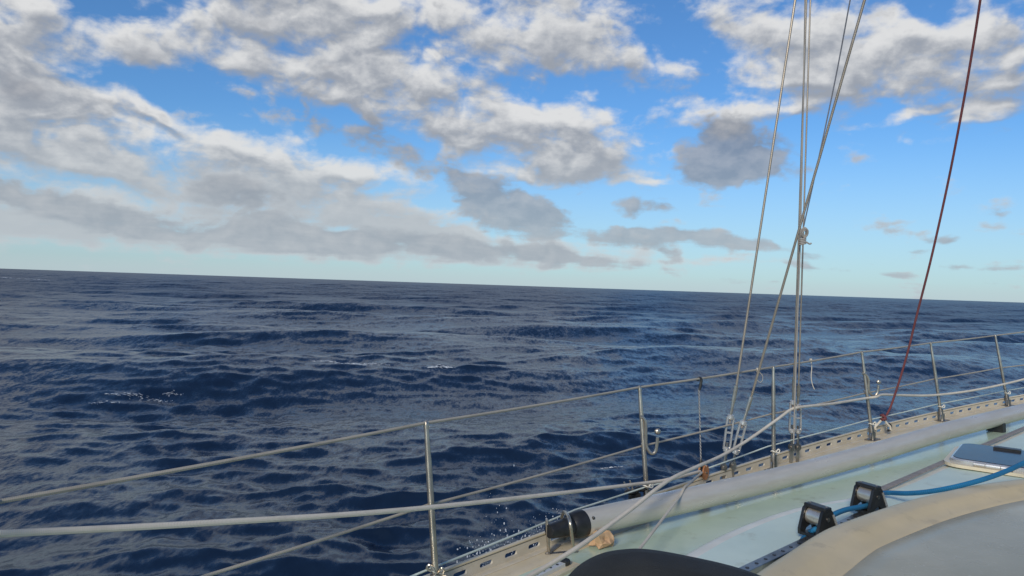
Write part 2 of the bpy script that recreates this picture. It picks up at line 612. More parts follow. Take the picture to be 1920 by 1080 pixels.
def rope_mat(name, c1, c2, pitch, rad, rough=0.85, kind='braid', metal=0.0, fleck=None):
    """woven pattern over the tube's own length / girth coordinates"""
    m, k, b = material(name)
    uvn = k.n('ShaderNodeUVMap')
    u, v, _ = k.sep(uvn.outputs[0])
    a = k.math('MULTIPLY', u, 2 * math.pi / pitch)
    w = k.math('MULTIPLY', v, 2 * math.pi * 2)
    if kind == 'braid':
        s = k.math('MULTIPLY', k.math('SINE', k.math('ADD', a, w)), k.math('SINE', k.math('SUBTRACT', a, w)))
    else:
        s = k.math('SINE', k.math('ADD', a, k.math('MULTIPLY', w, 1.5)))
    f = k.math('MULTIPLY_ADD', s, 0.5, 0.5)
    co = k.n('ShaderNodeTexCoord').outputs['Object']
    grime = k.noise(co, 5.0, 5, 0.65)
    col = k.mix(f, c1, c2)
    col = k.mix(k.math('MULTIPLY', k.smooth(grime, 0.42, 0.7), 0.45), col, tuple(x * 0.62 for x in c2))
    if fleck:
        col = k.mix(k.math('MULTIPLY', k.smooth(k.math('SINE', k.math('MULTIPLY', a, 0.5)), 0.75, 0.9), 0.8), col, fleck)
    k.put(b.inputs['Base Color'], col)
    b.inputs['Roughness'].default_value = rough
    b.inputs['Metallic'].default_value = metal
    bp = k.n('ShaderNodeBump')
    bp.inputs['Strength'].default_value = 0.8
    bp.inputs['Distance'].default_value = rad * 0.25
    k.put(bp.inputs['Height'], f)
    k.link(bp.outputs[0], b.inputs['Normal'])
    return m


MAT = {}
MAT['steel'] = surf('stainless_steel', (0.52, 0.47, 0.39), (0.40, 0.35, 0.28), 0.30, 0.85, 9, rvar=0.10, spots=((0.20, 0.10, 0.05), 14, 0.66, 0.55))
MAT['steel_dark'] = surf('weathered_steel', (0.42, 0.40, 0.37), (0.26, 0.24, 0.22), 0.38, 1.0, 14, rvar=0.1, spots=((0.16, 0.08, 0.04), 18, 0.6, 0.7))
MAT['rusty_steel'] = surf('rust_streaked_steel', (0.45, 0.40, 0.35), (0.22, 0.10, 0.05), 0.45, 0.8, 16)
MAT['alu'] = surf('anodised_aluminium', (0.66, 0.68, 0.68), (0.58, 0.60, 0.60), 0.42, 0.35, 2.2, rvar=0.08, bump=0.10, bscale=120,
                  spots=((0.40, 0.38, 0.33), 3.0, 0.60, 0.35))
MAT['alu_bright'] = surf('polished_aluminium', (0.74, 0.73, 0.70), (0.62, 0.60, 0.56), 0.26, 0.7, 12, rvar=0.08)
MAT['roller'] = surf('brushed_roller', (0.78, 0.73, 0.64), (0.62, 0.57, 0.48), 0.30, 0.8, 20, rvar=0.08)
MAT['black'] = surf('black_plastic', (0.012, 0.013, 0.014), (0.022, 0.023, 0.024), 0.38, 0, 25, bump=0.2, bscale=150)
MAT['black_fabric'] = surf('black_fabric', (0.012, 0.014, 0.014), (0.020, 0.022, 0.022), 0.75, 0, 9, bump=0.6, bscale=420)
MAT['gel'] = surf('pale_green_gelcoat', (0.50, 0.62, 0.50), (0.44, 0.56, 0.46), 0.22, 0, 2.4, rvar=0.10, bump=0.05, bscale=40,
                  spots=((0.30, 0.34, 0.25), 7.0, 0.57, 0.5), coat=0.2)
MAT['cyan'] = surf('pale_cyan_non_skid', (0.56, 0.68, 0.61), (0.50, 0.62, 0.56), 0.5, 0, 3.0, bump=0.35, bscale=260,
                   spots=((0.36, 0.40, 0.33), 9.0, 0.58, 0.45))
MAT['gel_edge'] = surf('worn_white_gelcoat', (0.72, 0.71, 0.62), (0.62, 0.61, 0.52), 0.38, 0, 8.0, spots=((0.45, 0.42, 0.33), 30, 0.62, 0.6))
MAT['beige'] = surf('beige_gelcoat', (0.57, 0.465, 0.27), (0.50, 0.41, 0.235), 0.36, 0, 3.0, bump=0.05, bscale=60,
                    spots=((0.34, 0.28, 0.17), 11.0, 0.56, 0.45))
MAT['margin'] = surf('cream_deck_margin', (0.62, 0.55, 0.40), (0.54, 0.47, 0.33), 0.38, 0, 5.0,
                     spots=((0.36, 0.27, 0.16), 12.0, 0.60, 0.5))
MAT['toerail'] = surf('beige_painted_rail', (0.55, 0.51, 0.42), (0.47, 0.43, 0.34), 0.42, 0, 7.0, spots=((0.25, 0.17, 0.09), 22.0, 0.62, 0.55))
MAT['hull'] = surf('white_hull', (0.70, 0.70, 0.66), (0.64, 0.64, 0.60), 0.25, 0, 1.5)
MAT['panel'] = surf('salted_grey_panel', (0.34, 0.325, 0.235), (0.52, 0.50, 0.385), 0.28, 0, 1.0, rvar=0.10,
                    spots=((0.62, 0.61, 0.54), 110.0, 0.60, 0.55), spec=0.22)
MAT['acrylic'] = surf('smoked_acrylic', (0.010, 0.016, 0.03), (0.016, 0.022, 0.036), 0.16, 0, 6, rvar=0.05, spots=((0.06, 0.08, 0.11), 40, 0.62, 0.3), spec=0.10)
MAT['strap'] = surf('grey_webbing', (0.20, 0.19, 0.18), (0.27, 0.25, 0.23), 0.85, 0, 30, bump=0.5, bscale=500)
MAT['paper'] = surf('crumpled_brown_paper', (0.55, 0.38, 0.23), (0.40, 0.26, 0.15), 0.7, 0, 14)
MAT['wood'] = surf('varnished_wood', (0.42, 0.19, 0.07), (0.25, 0.10, 0.04), 0.35, 0, 20)
MAT['white_plastic'] = surf('white_plastic', (0.75, 0.74, 0.68), (0.65, 0.63, 0.56), 0.4, 0, 20)
MAT['foam'] = surf('sea_foam', (0.62, 0.67, 0.72), (0.34, 0.40, 0.48), 0.7, 0, 12)
MAT['lifeline'] = rope_mat('lifeline_cover', (0.38, 0.35, 0.29), (0.30, 0.275, 0.225), 0.009, 0.003, 0.6, 'braid')
MAT['sheet'] = rope_mat('cream_braid', (0.60, 0.56, 0.48), (0.52, 0.48, 0.405), 0.008, 0.004)
MAT['thinline'] = rope_mat('pale_green_cord', (0.58, 0.66, 0.62), (0.45, 0.53, 0.49), 0.010, 0.005)
MAT['wire'] = rope_mat('stay_wire', (0.31, 0.28, 0.235), (0.28, 0.25, 0.21), 0.011, 0.0006, 0.45, 'twist', 0.5)
MAT['fleckline'] = rope_mat('flecked_halyard', (0.40, 0.38, 0.34), (0.26, 0.245, 0.225), 0.014, 0.002, 0.85, 'braid')
MAT['darkline'] = rope_mat('dark_blue_grey_cord', (0.20, 0.22, 0.26), (0.12, 0.13, 0.16), 0.016, 0.004)
MAT['red'] = rope_mat('faded_red_rope', (0.19, 0.050, 0.052), (0.12, 0.036, 0.040), 0.016, 0.007)
MAT['blue'] = rope_mat('blue_rope', (0.006, 0.17, 0.36), (0.004, 0.10, 0.23), 0.013, 0.008)
MAT['shock'] = rope_mat('twisted_grey_chain_cord', (0.55, 0.55, 0.55), (0.03, 0.03, 0.035), 0.020, 0.004, 0.5, 'twist', 0.3)

# ------------------------------------------------------------------ sea
WIND = R(284)           # direction the main seas run to (towards the camera, a little left)
NW = 150
lam = np.exp(np.linspace(math.log(0.22), math.log(24.0), NW)) * rng.uniform(0.95, 1.05, NW)
octv = NW / math.log2(24.0 / 0.22)
slope_oct = np.interp(np.log2(lam), [-2.2, -0.5, 1.0, 2.5, 3.8, 4.6], [0.105, 0.080, 0.048, 0.048, 0.066, 0.032])
amp = math.sqrt(2) * slope_oct / math.sqrt(octv) * lam / (2 * math.pi) * rng.rayleigh(0.8, NW)
spread = np.interp(np.log2(lam), [-2, 4.6], [0.75, 0.34])
th = WIND + rng.normal(0, 1, NW) * spread
kx, ky = np.cos(th) * 2 * np.pi / lam, np.sin(th) * 2 * np.pi / lam
ph = rng.uniform(0, 2 * np.pi, NW)


def waves(X, Y, spacing):
    Z = np.zeros_like(X)
    DX = np.zeros_like(X)
    DY = np.zeros_like(X)
    rowmin = spacing.min(axis=1) if X.ndim == 2 else None
    # gusty patches: short waves stand up in some places and lie down in others
    gust = np.zeros_like(X)
    for gx_, gy_, gp_ in ((0.31, 0.12, 0.4), (-0.17, 0.23, 1.9), (0.55, -0.36, 4.1), (0.11, 0.52, 2.7), (0.83, 0.41, 0.9)):
        gust += np.sin(X.dtype.type(gx_) * X + X.dtype.type(gy_) * Y + X.dtype.type(gp_))
    gust = np.clip(0.95 + 0.26 * gust, 0.35, 1.6).astype(X.dtype)
    for i in range(NW):
        lim = lam[i] / 2.2
        nrow = len(X) if X.ndim == 1 else int(np.searchsorted(rowmin, lim))
        if nrow == 0:
            continue
        w = np.clip((lam[i] / spacing[:nrow] - 2.2) / 2.6, 0, 1).astype(X.dtype)
        w = w * w * (3 - 2 * w) * X.dtype.type(amp[i])
        if lam[i] < 3.5:
            w = w * gust[:nrow]
        p = X.dtype.type(kx[i]) * X[:nrow] + X.dtype.type(ky[i]) * Y[:nrow] + X.dtype.type(ph[i])
        Z[:nrow] += w * np.cos(p)
        w *= np.sin(p)
        kk = math.hypot(kx[i], ky[i])
        DX[:nrow] -= X.dtype.type(0.95 * kx[i] / kk) * w
        DY[:nrow] -= X.dtype.type(0.95 * ky[i] / kk) * w
    return DX, DY, Z


dense = np.linspace(-44, 44, 720)
coarse = np.linspace(44, 316, 110)[1:-1]
ANG = np.radians(np.concatenate([dense, coarse]))
NR = 1230
RAD = 3.0 * np.exp(np.linspace(0, math.log(14000 / 3.0), NR))
dang = np.gradient(np.concatenate([ANG, [ANG[0] + 2 * math.pi]]))[:-1]
rr, aa = np.meshgrid(RAD, ANG, indexing='ij')
X0, Y0 = (rr * np.sin(aa)).astype(np.float32), (rr * np.cos(aa)).astype(np.float32)
ratio = math.log(14000 / 3.0) / NR
sp = (rr * np.maximum(ratio, np.minimum(dang, 0.05)[None, :])).astype(np.float32)
DX, DY, Z0 = waves(X0, Y0, sp)
NA = len(ANG)
V = np.stack([X0 + DX, Y0 + DY, Z0], -1).reshape(-1, 3)
V = np.concatenate([V, [[0, 0, 0]]]).astype(np.float32)
i0 = np.arange(NR - 1)[:, None] * NA
j0 = np.arange(NA)[None, :]
j1 = (j0 + 1) % NA
quads = np.stack([i0 + j0, i0 + NA + j0, i0 + NA + j1, i0 + j1], -1).reshape(-1, 4)
tris = np.stack([np.full(NA, NR * NA), j0[0], j1[0]], -1)
me = bpy.data.meshes.new('sea')
me.vertices.add(len(V))
me.vertices.foreach_set('co', V.ravel())
nl = quads.size + tris.size
me.loops.add(nl)
me.loops.foreach_set('vertex_index', np.concatenate([quads.ravel(), tris.ravel()]).astype(np.int32))
me.polygons.add(len(quads) + len(tris))
ls = np.concatenate([np.arange(len(quads)) * 4, quads.size + np.arange(len(tris)) * 3]).astype(np.int32)
me.polygons.foreach_set('loop_start', ls)
me.polygons.foreach_set('use_smooth', np.ones(len(ls), dtype=bool))
me.update(calc_edges=True)
sea = bpy.data.objects.new('sea', me)
COL.objects.link(sea)
tag(sea, kind='structure')

m, k, b = material('sea_water')
geo = k.n('ShaderNodeNewGeometry')
pos = geo.outputs['Position']
dist = k.vmath('LENGTH', pos)
pr = k.mapping(pos, rot=(0, 0, -WIND), sc=(1.0, 0.42, 1.0))
n1 = k.vmath('SUBTRACT', k.noise(pr, 1.6, 4, 0.6, 0.3, 'Color'), (0.5, 0.5, 0.5))
n2 = k.vmath('SUBTRACT', k.noise(pr, 7.0, 4, 0.62, 0.4, 'Color'), (0.5, 0.5, 0.5))
n3 = k.vmath('SUBTRACT', k.noise(pr, 0.35, 3, 0.6, 0.2, 'Color'), (0.5, 0.5, 0.5))
n4 = k.vmath('SUBTRACT', k.noise(pr, 26.0, 3, 0.62, 0.3, 'Color'), (0.5, 0.5, 0.5))
k1 = k.smooth(dist, 4, 60, 0.16, 0.52)
k2 = k.smooth(dist, 3, 40, 0.40, 0.46)
k3 = k.smooth(dist, 30, 300, 0.0, 0.45)
nn = k.vmath('ADD', k.vmath('SCALE', n1, scale=k1), k.vmath('SCALE', n2, scale=k2))
nn = k.vmath('ADD', nn, k.vmath('SCALE', n3, scale=k3))
nn = k.vmath('ADD', nn, k.vmath('SCALE', n4, scale=0.30))
nn = k.vmath('MULTIPLY', nn, (1, 1, 0))
nrm = k.vmath('NORMALIZE', k.vmath('ADD', geo.outputs['Normal'], nn))
k.link(nrm, b.inputs['Normal'])
b.inputs['IOR'].default_value = 1.333
b.inputs['Base Color'].default_value = (0.008, 0.019, 0.043, 1)
b.inputs['Specular IOR Level'].default_value = 0.28
b.inputs['Specular Tint'].default_value = (0.70, 0.88, 1.0, 1)
k.put(b.inputs['Roughness'], k.smooth(dist, 6, 120, 0.20, 0.33))
me.materials.append(m)


# ------------------------------------------------------------------ boat: rail line, deck, coachroof
ST = [  # stanchions: foot x, y, top x, y, distance
    (803, 1119, 799, 793, 2.83), (1200, 957, 1199, 726, 4.00), (1437, 881, 1450, 688, 4.79),
    (1624, 823, 1616, 660, 5.67), (1755, 788, 1745, 643, 6.37), (1880, 762, 1866, 629, 7.00)]
feet = [P(a, b_, d) for a, b_, _, _, d in ST]
fx = np.array([p.x for p in feet])
cy = np.polyfit(fx, [p.y for p in feet], 2)
cz = np.polyfit(fx, [p.z for p in feet], 2)


def rail_at(x):
    """deck edge (foot of the toe rail) at plan x"""
    if x < -0.6:      # runs on aft in a straight line
        d = 2 * cy[0] * -0.6 + cy[1]
        dz_ = 2 * cz[0] * -0.6 + cz[1]
        return Vector((x, np.polyval(cy, -0.6) + d * (x + 0.6), np.polyval(cz, -0.6) + dz_ * (x + 0.6) * 0.3))
    return Vector((x, float(np.polyval(cy, x)), float(np.polyval(cz, x))))


# sample by arc length
_x = np.linspace(-2.6, 8.2, 1600)
_pts = [rail_at(x) for x in _x]
_s = np.concatenate([[0], np.cumsum([(_pts[i + 1] - _pts[i]).length for i in range(len(_pts) - 1)])])
RL = _s[-1]
_ax = np.array([[p.x, p.y, p.z] for p in _pts])


def rail_s(s):
    return Vector([float(np.interp(s, _s, _ax[:, i])) for i in range(3)])


def rail_frame(s):
    t = (rail_s(min(s + 0.04, RL)) - rail_s(max(s - 0.04, 0)))
    t = Vector((t.x, t.y, t.z)).normalized()
    n = Vector((t.y, -t.x, 0)).normalized()     # inboard
    return t, n


def rail_near(x, y):
    d = (_ax[:, 0] - x) ** 2 + (_ax[:, 1] - y) ** 2
    i = int(np.argmin(d))
    s = _s[i]
    t, n = rail_frame(s)
    w = (Vector((x, y, 0)) - Vector((_ax[i, 0], _ax[i, 1], 0))).dot(n)
    return s, w


CAMBER = 0.07


def deck_z(x, y):
    s, w = rail_near(x, y)
    return rail_s(s).z + CAMBER * w


def cab_z(x, y):
    return EYE - (0.78 - 0.02 * (x - 0.5))


def hit(px, py, zf, lift=0.0):
    d = ray(px, py)
    z = EYE - 1.1
    for _ in range(30):
        t = (z + lift - EYE) / d.z
        p = Vector((0, 0, EYE)) + d * t
        z = zf(p.x, p.y)
    return p


def strip(curve_rows, name, mat, parent, smooth=True):
    """curve_rows: list of cross sections (same length) -> lofted sheet"""
    n, mth = len(curve_rows), len(curve_rows[0])
    vs = [p for row in curve_rows for p in row]
    fs = [(i * mth + j, (i + 1) * mth + j, (i + 1) * mth + j + 1, i * mth + j + 1) for i in range(n - 1) for j in range(mth - 1)]
    mb = MB()
    mb.add(vs, fs)
    return mb.build(name, mat, parent, smooth, 50)


boat = empty('sailboat', rail_s(RL * 0.4), 'pale green sailboat deck with beige slotted toe rail and moulded cabin edge', 'sailboat')
SS = np.linspace(0, RL, 110)
# hull side, from the deck edge to below the water
rows = []
for s in SS:
    p = rail_s(s)
    t, n = rail_frame(s)
    o = p - n * 0.045
    rows.append([Vector((o.x + n.x * f, o.y + n.y * f, z)) for f, z in ((0, p.z - 0.004), (-0.012, p.z - 0.03), (0.0, p.z - 0.08), (0.05, p.z * 0.5), (0.16, 0.1), (0.4, -0.5))])
strip(rows, 'hull_side', MAT['hull'], boat)
# side deck
rows = []
for s in SS:
    p = rail_s(s)
    t, n = rail_frame(s)
    rows.append([p + n * w + Vector((0, 0, CAMBER * w)) for w in (-0.045, 0.0, 0.1, 0.2, 0.4, 0.6, 0.8, 1.0, 1.25, 1.5, 1.8)])
strip(rows, 'side_deck', MAT['gel'], boat)
# cream margin along the deck edge
rows = []
for s in SS:
    p = rail_s(s)
    t, n = rail_frame(s)
    ww = 0.13
    rows.append([p + n * w + Vector((0, 0, CAMBER * w + h)) for w, h in ((-0.03, 0.004), (0.02, 0.004), (0.08, 0.004), (ww, 0.004), (ww + 0.006, -0.002))])
strip(rows, 'deck_margin', MAT['margin'], boat)

# toe rail: a slotted upright plate, each bay with a real opening
TR_H, TR_T, BAY, SLOT_L, SLOT_H = 0.068, 0.009, 0.150, 0.076, 0.020
mb = MB()
nb = int(RL / BAY)
for bidx in range(nb):
    sa = bidx * BAY

    def pt(ds, h, side):
        s = min(sa + ds, RL)
        t, n = rail_frame(s)
        lean = -0.10 * h
        return rail_s(s) + n * (side * TR_T / 2 + lean) + Vector((0, 0, h))
    hl, hh, cx_, cz_ = SLOT_L / 2, SLOT_H / 2, BAY / 2, TR_H * 0.52
    inner = []
    for q in range(12):      # rounded slot outline, counter-clockwise from lower left
        if q < 6:
            a = -math.pi / 2 + math.pi * q / 5
            inner.append((cx_ + hl - hh + hh * math.cos(a), cz_ + hh * math.sin(a)))
        else:
            a = math.pi / 2 + math.pi * (q - 6) / 5
            inner.append((cx_ - hl + hh + hh * math.cos(a), cz_ + hh * math.sin(a)))
    outer = []
    for (x, z) in inner:     # matching points on the bay's border
        ddx, ddz = x - cx_, z - cz_
        sc = min((BAY / 2) / max(abs(ddx), 1e-6), ((TR_H - cz_) if ddz > 0 else cz_) / max(abs(ddz), 1e-6))
        outer.append((cx_ + ddx * sc, cz_ + ddz * sc))
    corners = [(BAY, 0.0), (BAY, TR_H), (0.0, TR_H), (0.0, 0.0)]
    vs, fs = [], []
    for side in (1, -1):
        base = len(vs)
        vs += [pt(x, z, side) for x, z in inner] + [pt(x, z, side) for x, z in outer] + [pt(x, z, side) for x, z in corners]
        for q in range(12):
            r = (q + 1) % 12
            fs.append((base + q, base + 12 + q, base + 12 + r, base + r))
        # corner fills
        for ci, (c0, c1) in enumerate(((None, None),) * 4):
            pass
        for q in range(12):
            r = (q + 1) % 12
            o1, o2 = outer[q], outer[r]
            for ci, c in enumerate(corners):
                same1 = abs(o1[0] - c[0]) < 1e-6 or abs(o1[1] - c[1]) < 1e-6
                same2 = abs(o2[0] - c[0]) < 1e-6 or abs(o2[1] - c[1]) < 1e-6
                if same1 and same2 and abs(o1[0] - o2[0]) > 1e-6 and abs(o1[1] - o2[1]) > 1e-6:
                    fs.append((base + 12 + q, base + 24 + ci, base + 12 + r))
    for q in range(12):
        r = (q + 1) % 12
        fs.append((q, r, 28 + r, 28 + q))
    mb.add(vs, fs)
toe = mb.build('toe_rail', MAT['toerail'], boat, False)
# rounded cap on top of the plate and a foot flange
mb = MB()
capp = []
for s in np.linspace(0, RL, 220):
    t, n = rail_frame(s)
    capp.append(rail_s(s) + n * (-0.10 * TR_H) + Vector((0, 0, TR_H + 0.003)))
mb.tube(capp, 0.0075, 8, flat=(0.009, 0.0045, (0, 0, 1)))
mb.build('rail_cap', MAT['margin'], boat)
mb = MB()
capp = []
for s in np.linspace(0, RL, 160):
    t, n = rail_frame(s)
    capp.append(rail_s(s) + n * 0.018 + Vector((0, 0, 0.008)))
mb.tube(capp, 0.006, 8, flat=(0.018, 0.004, (0, 0, 1)))
mb.build('rail_foot', MAT['toerail'], boat)

# coachroof: edge follows the side deck, top is nearly level
EDGE = [(1130, 1110), (1230, 1058), (1330, 1003), (1420, 966), (1500, 943), (1600, 925), (1685, 899), (1790, 854), (1920, 799), (2060, 742), (2150, 712)]
edge = spline([hit(a, b_, cab_z) for a, b_ in EDGE], 8)
rows_top, rows_edge = [], []
for i, p in enumerate(edge):
    t = (edge[min(i + 1, len(edge) - 1)] - edge[max(i - 1, 0)])
    n = Vector((t.y, -t.x, 0)).normalized()
    dz_ = deck_z(p.x, p.y)
    r = 0.045
    sec = []
    sec.append(Vector((p.x - n.x * 0.10, p.y - n.y * 0.10, dz_ - 0.01)))
    sec.append(Vector((p.x - n.x * 0.06, p.y - n.y * 0.06, (dz_ + p.z) / 2)))
    for a in range(7):
        q = math.pi / 2 * a / 6
        sec.append(Vector((p.x, p.y, p.z)) + n * (r - r * math.cos(q) - 0.0) + Vector((0, 0, -r + r * math.sin(q))))
    rows_edge.append(sec + [p + n * 0.075 + Vector((0, 0, 0.0006))])
    rows_top.append([p + n * w + Vector((0, 0, h)) for w, h in ((0.06, -0.012), (0.066, 0.003), (0.2, 0.005), (0.5, 0.008), (0.9, 0.012), (1.4, 0.015), (1.9, 0.015))])
strip(rows_edge, 'cabin_edge', MAT['gel_edge'], boat)
strip(rows_top, 'cabin_top', MAT['cyan'], boat)

# moulded coaming in front of the camera with its grey panel
DRIM = 0.665


def rim_z(x, y):
    return EYE - (DRIM - 0.02 * (x - 0.5))


OUTER = [(1330, 1140), (1420, 1073), (1484, 1031), (1539, 996), (1576, 979), (1668, 947), (1740, 927), (1830, 908), (1920, 896), (2010, 888), (2150, 885), (2300, 892)]
rim = spline([hit(a, b_, rim_z) for a, b_ in OUTER], 8)
rows_rim, rows_pan = [], []
for i, p in enumerate(rim):
    t = (rim[min(i + 1, len(rim) - 1)] - rim[max(i - 1, 0)])
    n = Vector((t.y, -t.x, 0)).normalized()
    sec = [p - n * 0.035 + Vector((0, 0, -0.13)), p - n * 0.02 + Vector((0, 0, -0.03)), p - n * 0.008 + Vector((0, 0, -0.010)), p + n * 0.004 + Vector((0, 0, -0.002)),
           p + n * 0.02, p + n * 0.055 + Vector((0, 0, -0.001)), p + n * 0.068 + Vector((0, 0, -0.004)), p + n * 0.085 + Vector((0, 0, -0.012)),
           p + n * 0.115 + Vector((0, 0, -0.022)), p + n * 0.130 + Vector((0, 0, -0.024)), p + n * 0.140 + Vector((0, 0, -0.030))]
    rows_rim.append(sec)
    nf = Vector((0.30, -0.954, 0))
    rows_pan.append([p + n * min(w, 0.2) + nf * max(0, w - 0.2) + Vector((0, 0, h)) for w, h in ((0.128, -0.030), (0.134, -0.0245), (0.20, -0.020), (0.35, -0.012), (0.6, 0.0), (0.9, 0.006), (1.2, 0.0))])
strip(rows_rim, 'coaming', MAT['beige'], boat)
strip(rows_pan, 'coaming_panel', MAT['panel'], boat)

# ------------------------------------------------------------------ stanchions
labels_st = [
    'steel stanchion nearest the camera, standing alone at left',
    'steel stanchion with a curved hook, just left of the thin hanging chain cord',
    'steel stanchion standing between the leaning shrouds and the paired shrouds',
    'steel stanchion with a curved hook left of the red rope',
    'second steel stanchion from the right edge, right of the red rope',
    'rightmost and farthest steel stanchion on the rail']
tops = []
for i, (ax_, ay_, bx_, by_, d) in enumerate(ST):
    foot = P(ax_, ay_, d)
    top = P(bx_, by_, d)
    s, w = rail_near(foot.x, foot.y)
    dr = rail_frame(s)
    foot = foot + dr[1] * 0.05
    foot.z = deck_z(foot.x, foot.y)
    tops.append(top)
    root = empty('stanchion', foot, labels_st[i], 'stanchion', 'stanchions along the toe rail')
    L = top - foot
    u = L.normalized()
    mb = MB()
    r0, r1 = 0.0125, 0.0085
    mb.tube([foot + u * 0.01, foot + L * 0.6, foot + L * 0.78, foot + L * 0.97, foot + L * 0.99, top + u * 0.004], [r0, r0, r0 * 0.95, r1, r1 * 0.9, r1 * 0.5], 14)
    mb.build('post', MAT['steel'], root)
    mb = MB()
    mb.tube([top - u * 0.022, top - u * 0.006, top + u * 0.004, top + u * 0.010], [r1 * 1.25, r1 * 1.3, r1 * 1.1, r1 * 0.4], 12)
    mb.build('top_cap', MAT['steel'], root)
    # socket: collar tube, flange and two gusset ears
    mb = MB()
    t_, n_ = dr
    mb.tube([foot + u * 0.0, foot + u * 0.10], 0.0185, 14)
    mb.tube([foot + u * 0.095, foot + u * 0.105], 0.0205, 14)
    for sg in (-1, 1):
        mb.prism([(0.014, 0.008), (0.034, 0.012), (0.034, 0.05), (0.028, 0.062), (0.020, 0.062), (0.014, 0.055)], foot, t_ * sg, Vector((0, 0, 1)), n_, 0.010)
    mb.box(foot + Vector((0, 0, 0.005)), t_, n_, t_.cross(n_).normalized(), 0.055, 0.038, 0.006)
    mb.build('socket', MAT['steel_dark'], root)
    mb = MB()
    for sg in (-1, 1):
        for sg2 in (-1, 1):
            mb.ball(foot + t_ * 0.042 * sg + n_ * 0.026 * sg2 + Vector((0, 0, 0.012)), 0.006, 8, (1, 1, 0.6))
    o = mb.build('bolt', MAT['steel'], root)
    tag(o, kind='stuff')
    # wire loop that holds the low cord
    mb = MB()
    h = foot + u * (0.125 if i else 0.115)
    side = Vector((1, 0, 0))
    mb.tube([h + Vector((math.cos(a) * 0.016, math.sin(a) * 0.016, 0.004 * math.sin(2 * a))) for a in np.linspace(0, 2 * math.pi, 16)[:-1]], 0.0035, 6, closed=True)
    mb.tube(spline([h + Vector((0.014, -0.008, 0)), h + Vector((0.024, -0.014, 0.016)), h + Vector((0.034, -0.012, 0.010)), h + Vector((0.030, -0.010, -0.006)), h + Vector((0.016, -0.012, -0.004))], 6), 0.004, 6)
    if i == 0:
        mb.tube(spline([h + Vector((-0.014, -0.008, 0)), h + Vector((-0.03, -0.012, 0.012)), h + Vector((-0.022, -0.014, 0.026)), h + Vector((-0.006, -0.014, 0.012)), h + Vector((0.004, -0.014, -0.012))], 6), 0.0045, 6)
        mb.tube(spline([h + Vector((0.02, -0.01, -0.02)), h + Vector((0.04, -0.012, -0.012)), h + Vector((0.046, -0.012, -0.03)), h + Vector((0.047, -0.012, -0.08))], 6), 0.004, 6)
    mb.build('lashing', MAT['white_plastic'] if i else MAT['steel'], root)
    # curved hooks
    if i in (1, 3):
        if i == 1:
            hk = [(1201, 781), (1206, 784), (1210, 793), (1211, 815), (1211, 831), (1214, 842), (1221, 850), (1228, 848), (1231, 838), (1233, 820)]
            ballp, plates = (1233, 809), ((1202, 832), (1210, 833))
            dd = d - 0.02
        else:
            hk = [(1617, 700), (1622, 701), (1627, 707), (1629, 718), (1629, 730), (1632, 738), (1637, 742), (1642, 741), (1646, 734), (1647, 722)]
            ballp, plates = (1647.5, 716), ((1619, 733), (1629, 733))
            dd = d - 0.02
        mb = MB()
        mb.tube(spline([P(a, b_, dd) for a, b_ in hk], 5), 0.0088, 10)
        mb.tube([P(*plates[0], dd), P(*plates[1], dd)], 0.006, 8)
        o = mb.build('hook', MAT['steel'], root)
        mb = MB()
        c = P(*ballp, dd)
        mb.ball(c, 0.017 if i == 1 else 0.018, 14, (1, 0.7, 1))
        mb.build('hook_button', MAT['steel'], o)

# ------------------------------------------------------------------ lifelines and cords


def line(name, pts, rad, mat, label, cat, group=None, n=10, seg=8, straight=False):
    mb = MB()
    path = [Vector(p) for p in pts] if straight else spline(pts, n)
    mb.tube(path, rad, seg)
    o = mb.build(name, mat)
    return tag(o, label, cat, group)


def tops_line(z_off=0.0):
    pts = [P(-160, 970, 1.50), P(0, 940, 1.78)] + [t.copy() for t in tops] + [P(1935, 620, 7.40), P(2100, 600, 8.4)]
    return pts


def polyline_sag(pts, drop):
    outp = []
    for a, b_ in zip(pts[:-1], pts[1:]):
        seg = sag(a, b_, drop * (b_ - a).length, 12)
        outp += seg[:-1]
    return outp + [pts[-1]]


line('lifeline', polyline_sag(tops_line(), 0.003), 0.0062, MAT['lifeline'], 'upper grey lifeline running through the tops of all the stanchions', 'lifeline', 'lifelines', straight=True)
mid = [P(300, 1108, 2.0), P(385, 1080, 2.15), P(802, 947, 2.82), P(1201, 837, 3.99), P(1443, 777, 4.78), P(1618, 738, 5.66), P(1750, 711, 6.36), P(1873, 690, 6.99), P(2060, 665, 8.1)]
line('lifeline', polyline_sag(mid, 0.003), 0.0056, MAT['lifeline'], 'lower grey lifeline at mid height of the stanchions', 'lifeline', 'lifelines', straight=True)
low = [P(700, 1112, 2.55), P(776, 1079, 2.78), P(812, 1064, 2.84), P(1024, 979, 3.42), P(1078, 956, 3.58), P(1205, 915, 3.95), P(1284, 893, 4.25), P(1440, 837, 4.74), P(1485, 825, 4.93), P(1622, 789, 5.62), P(1752, 759, 6.32), P(1884, 733, 6.95), P(2060, 700, 8.0)]
line('guard_cord', polyline_sag(low, 0.002), 0.0046, MAT['thinline'], 'thin pale green cord strung low along the toe rail', 'cord', straight=True)

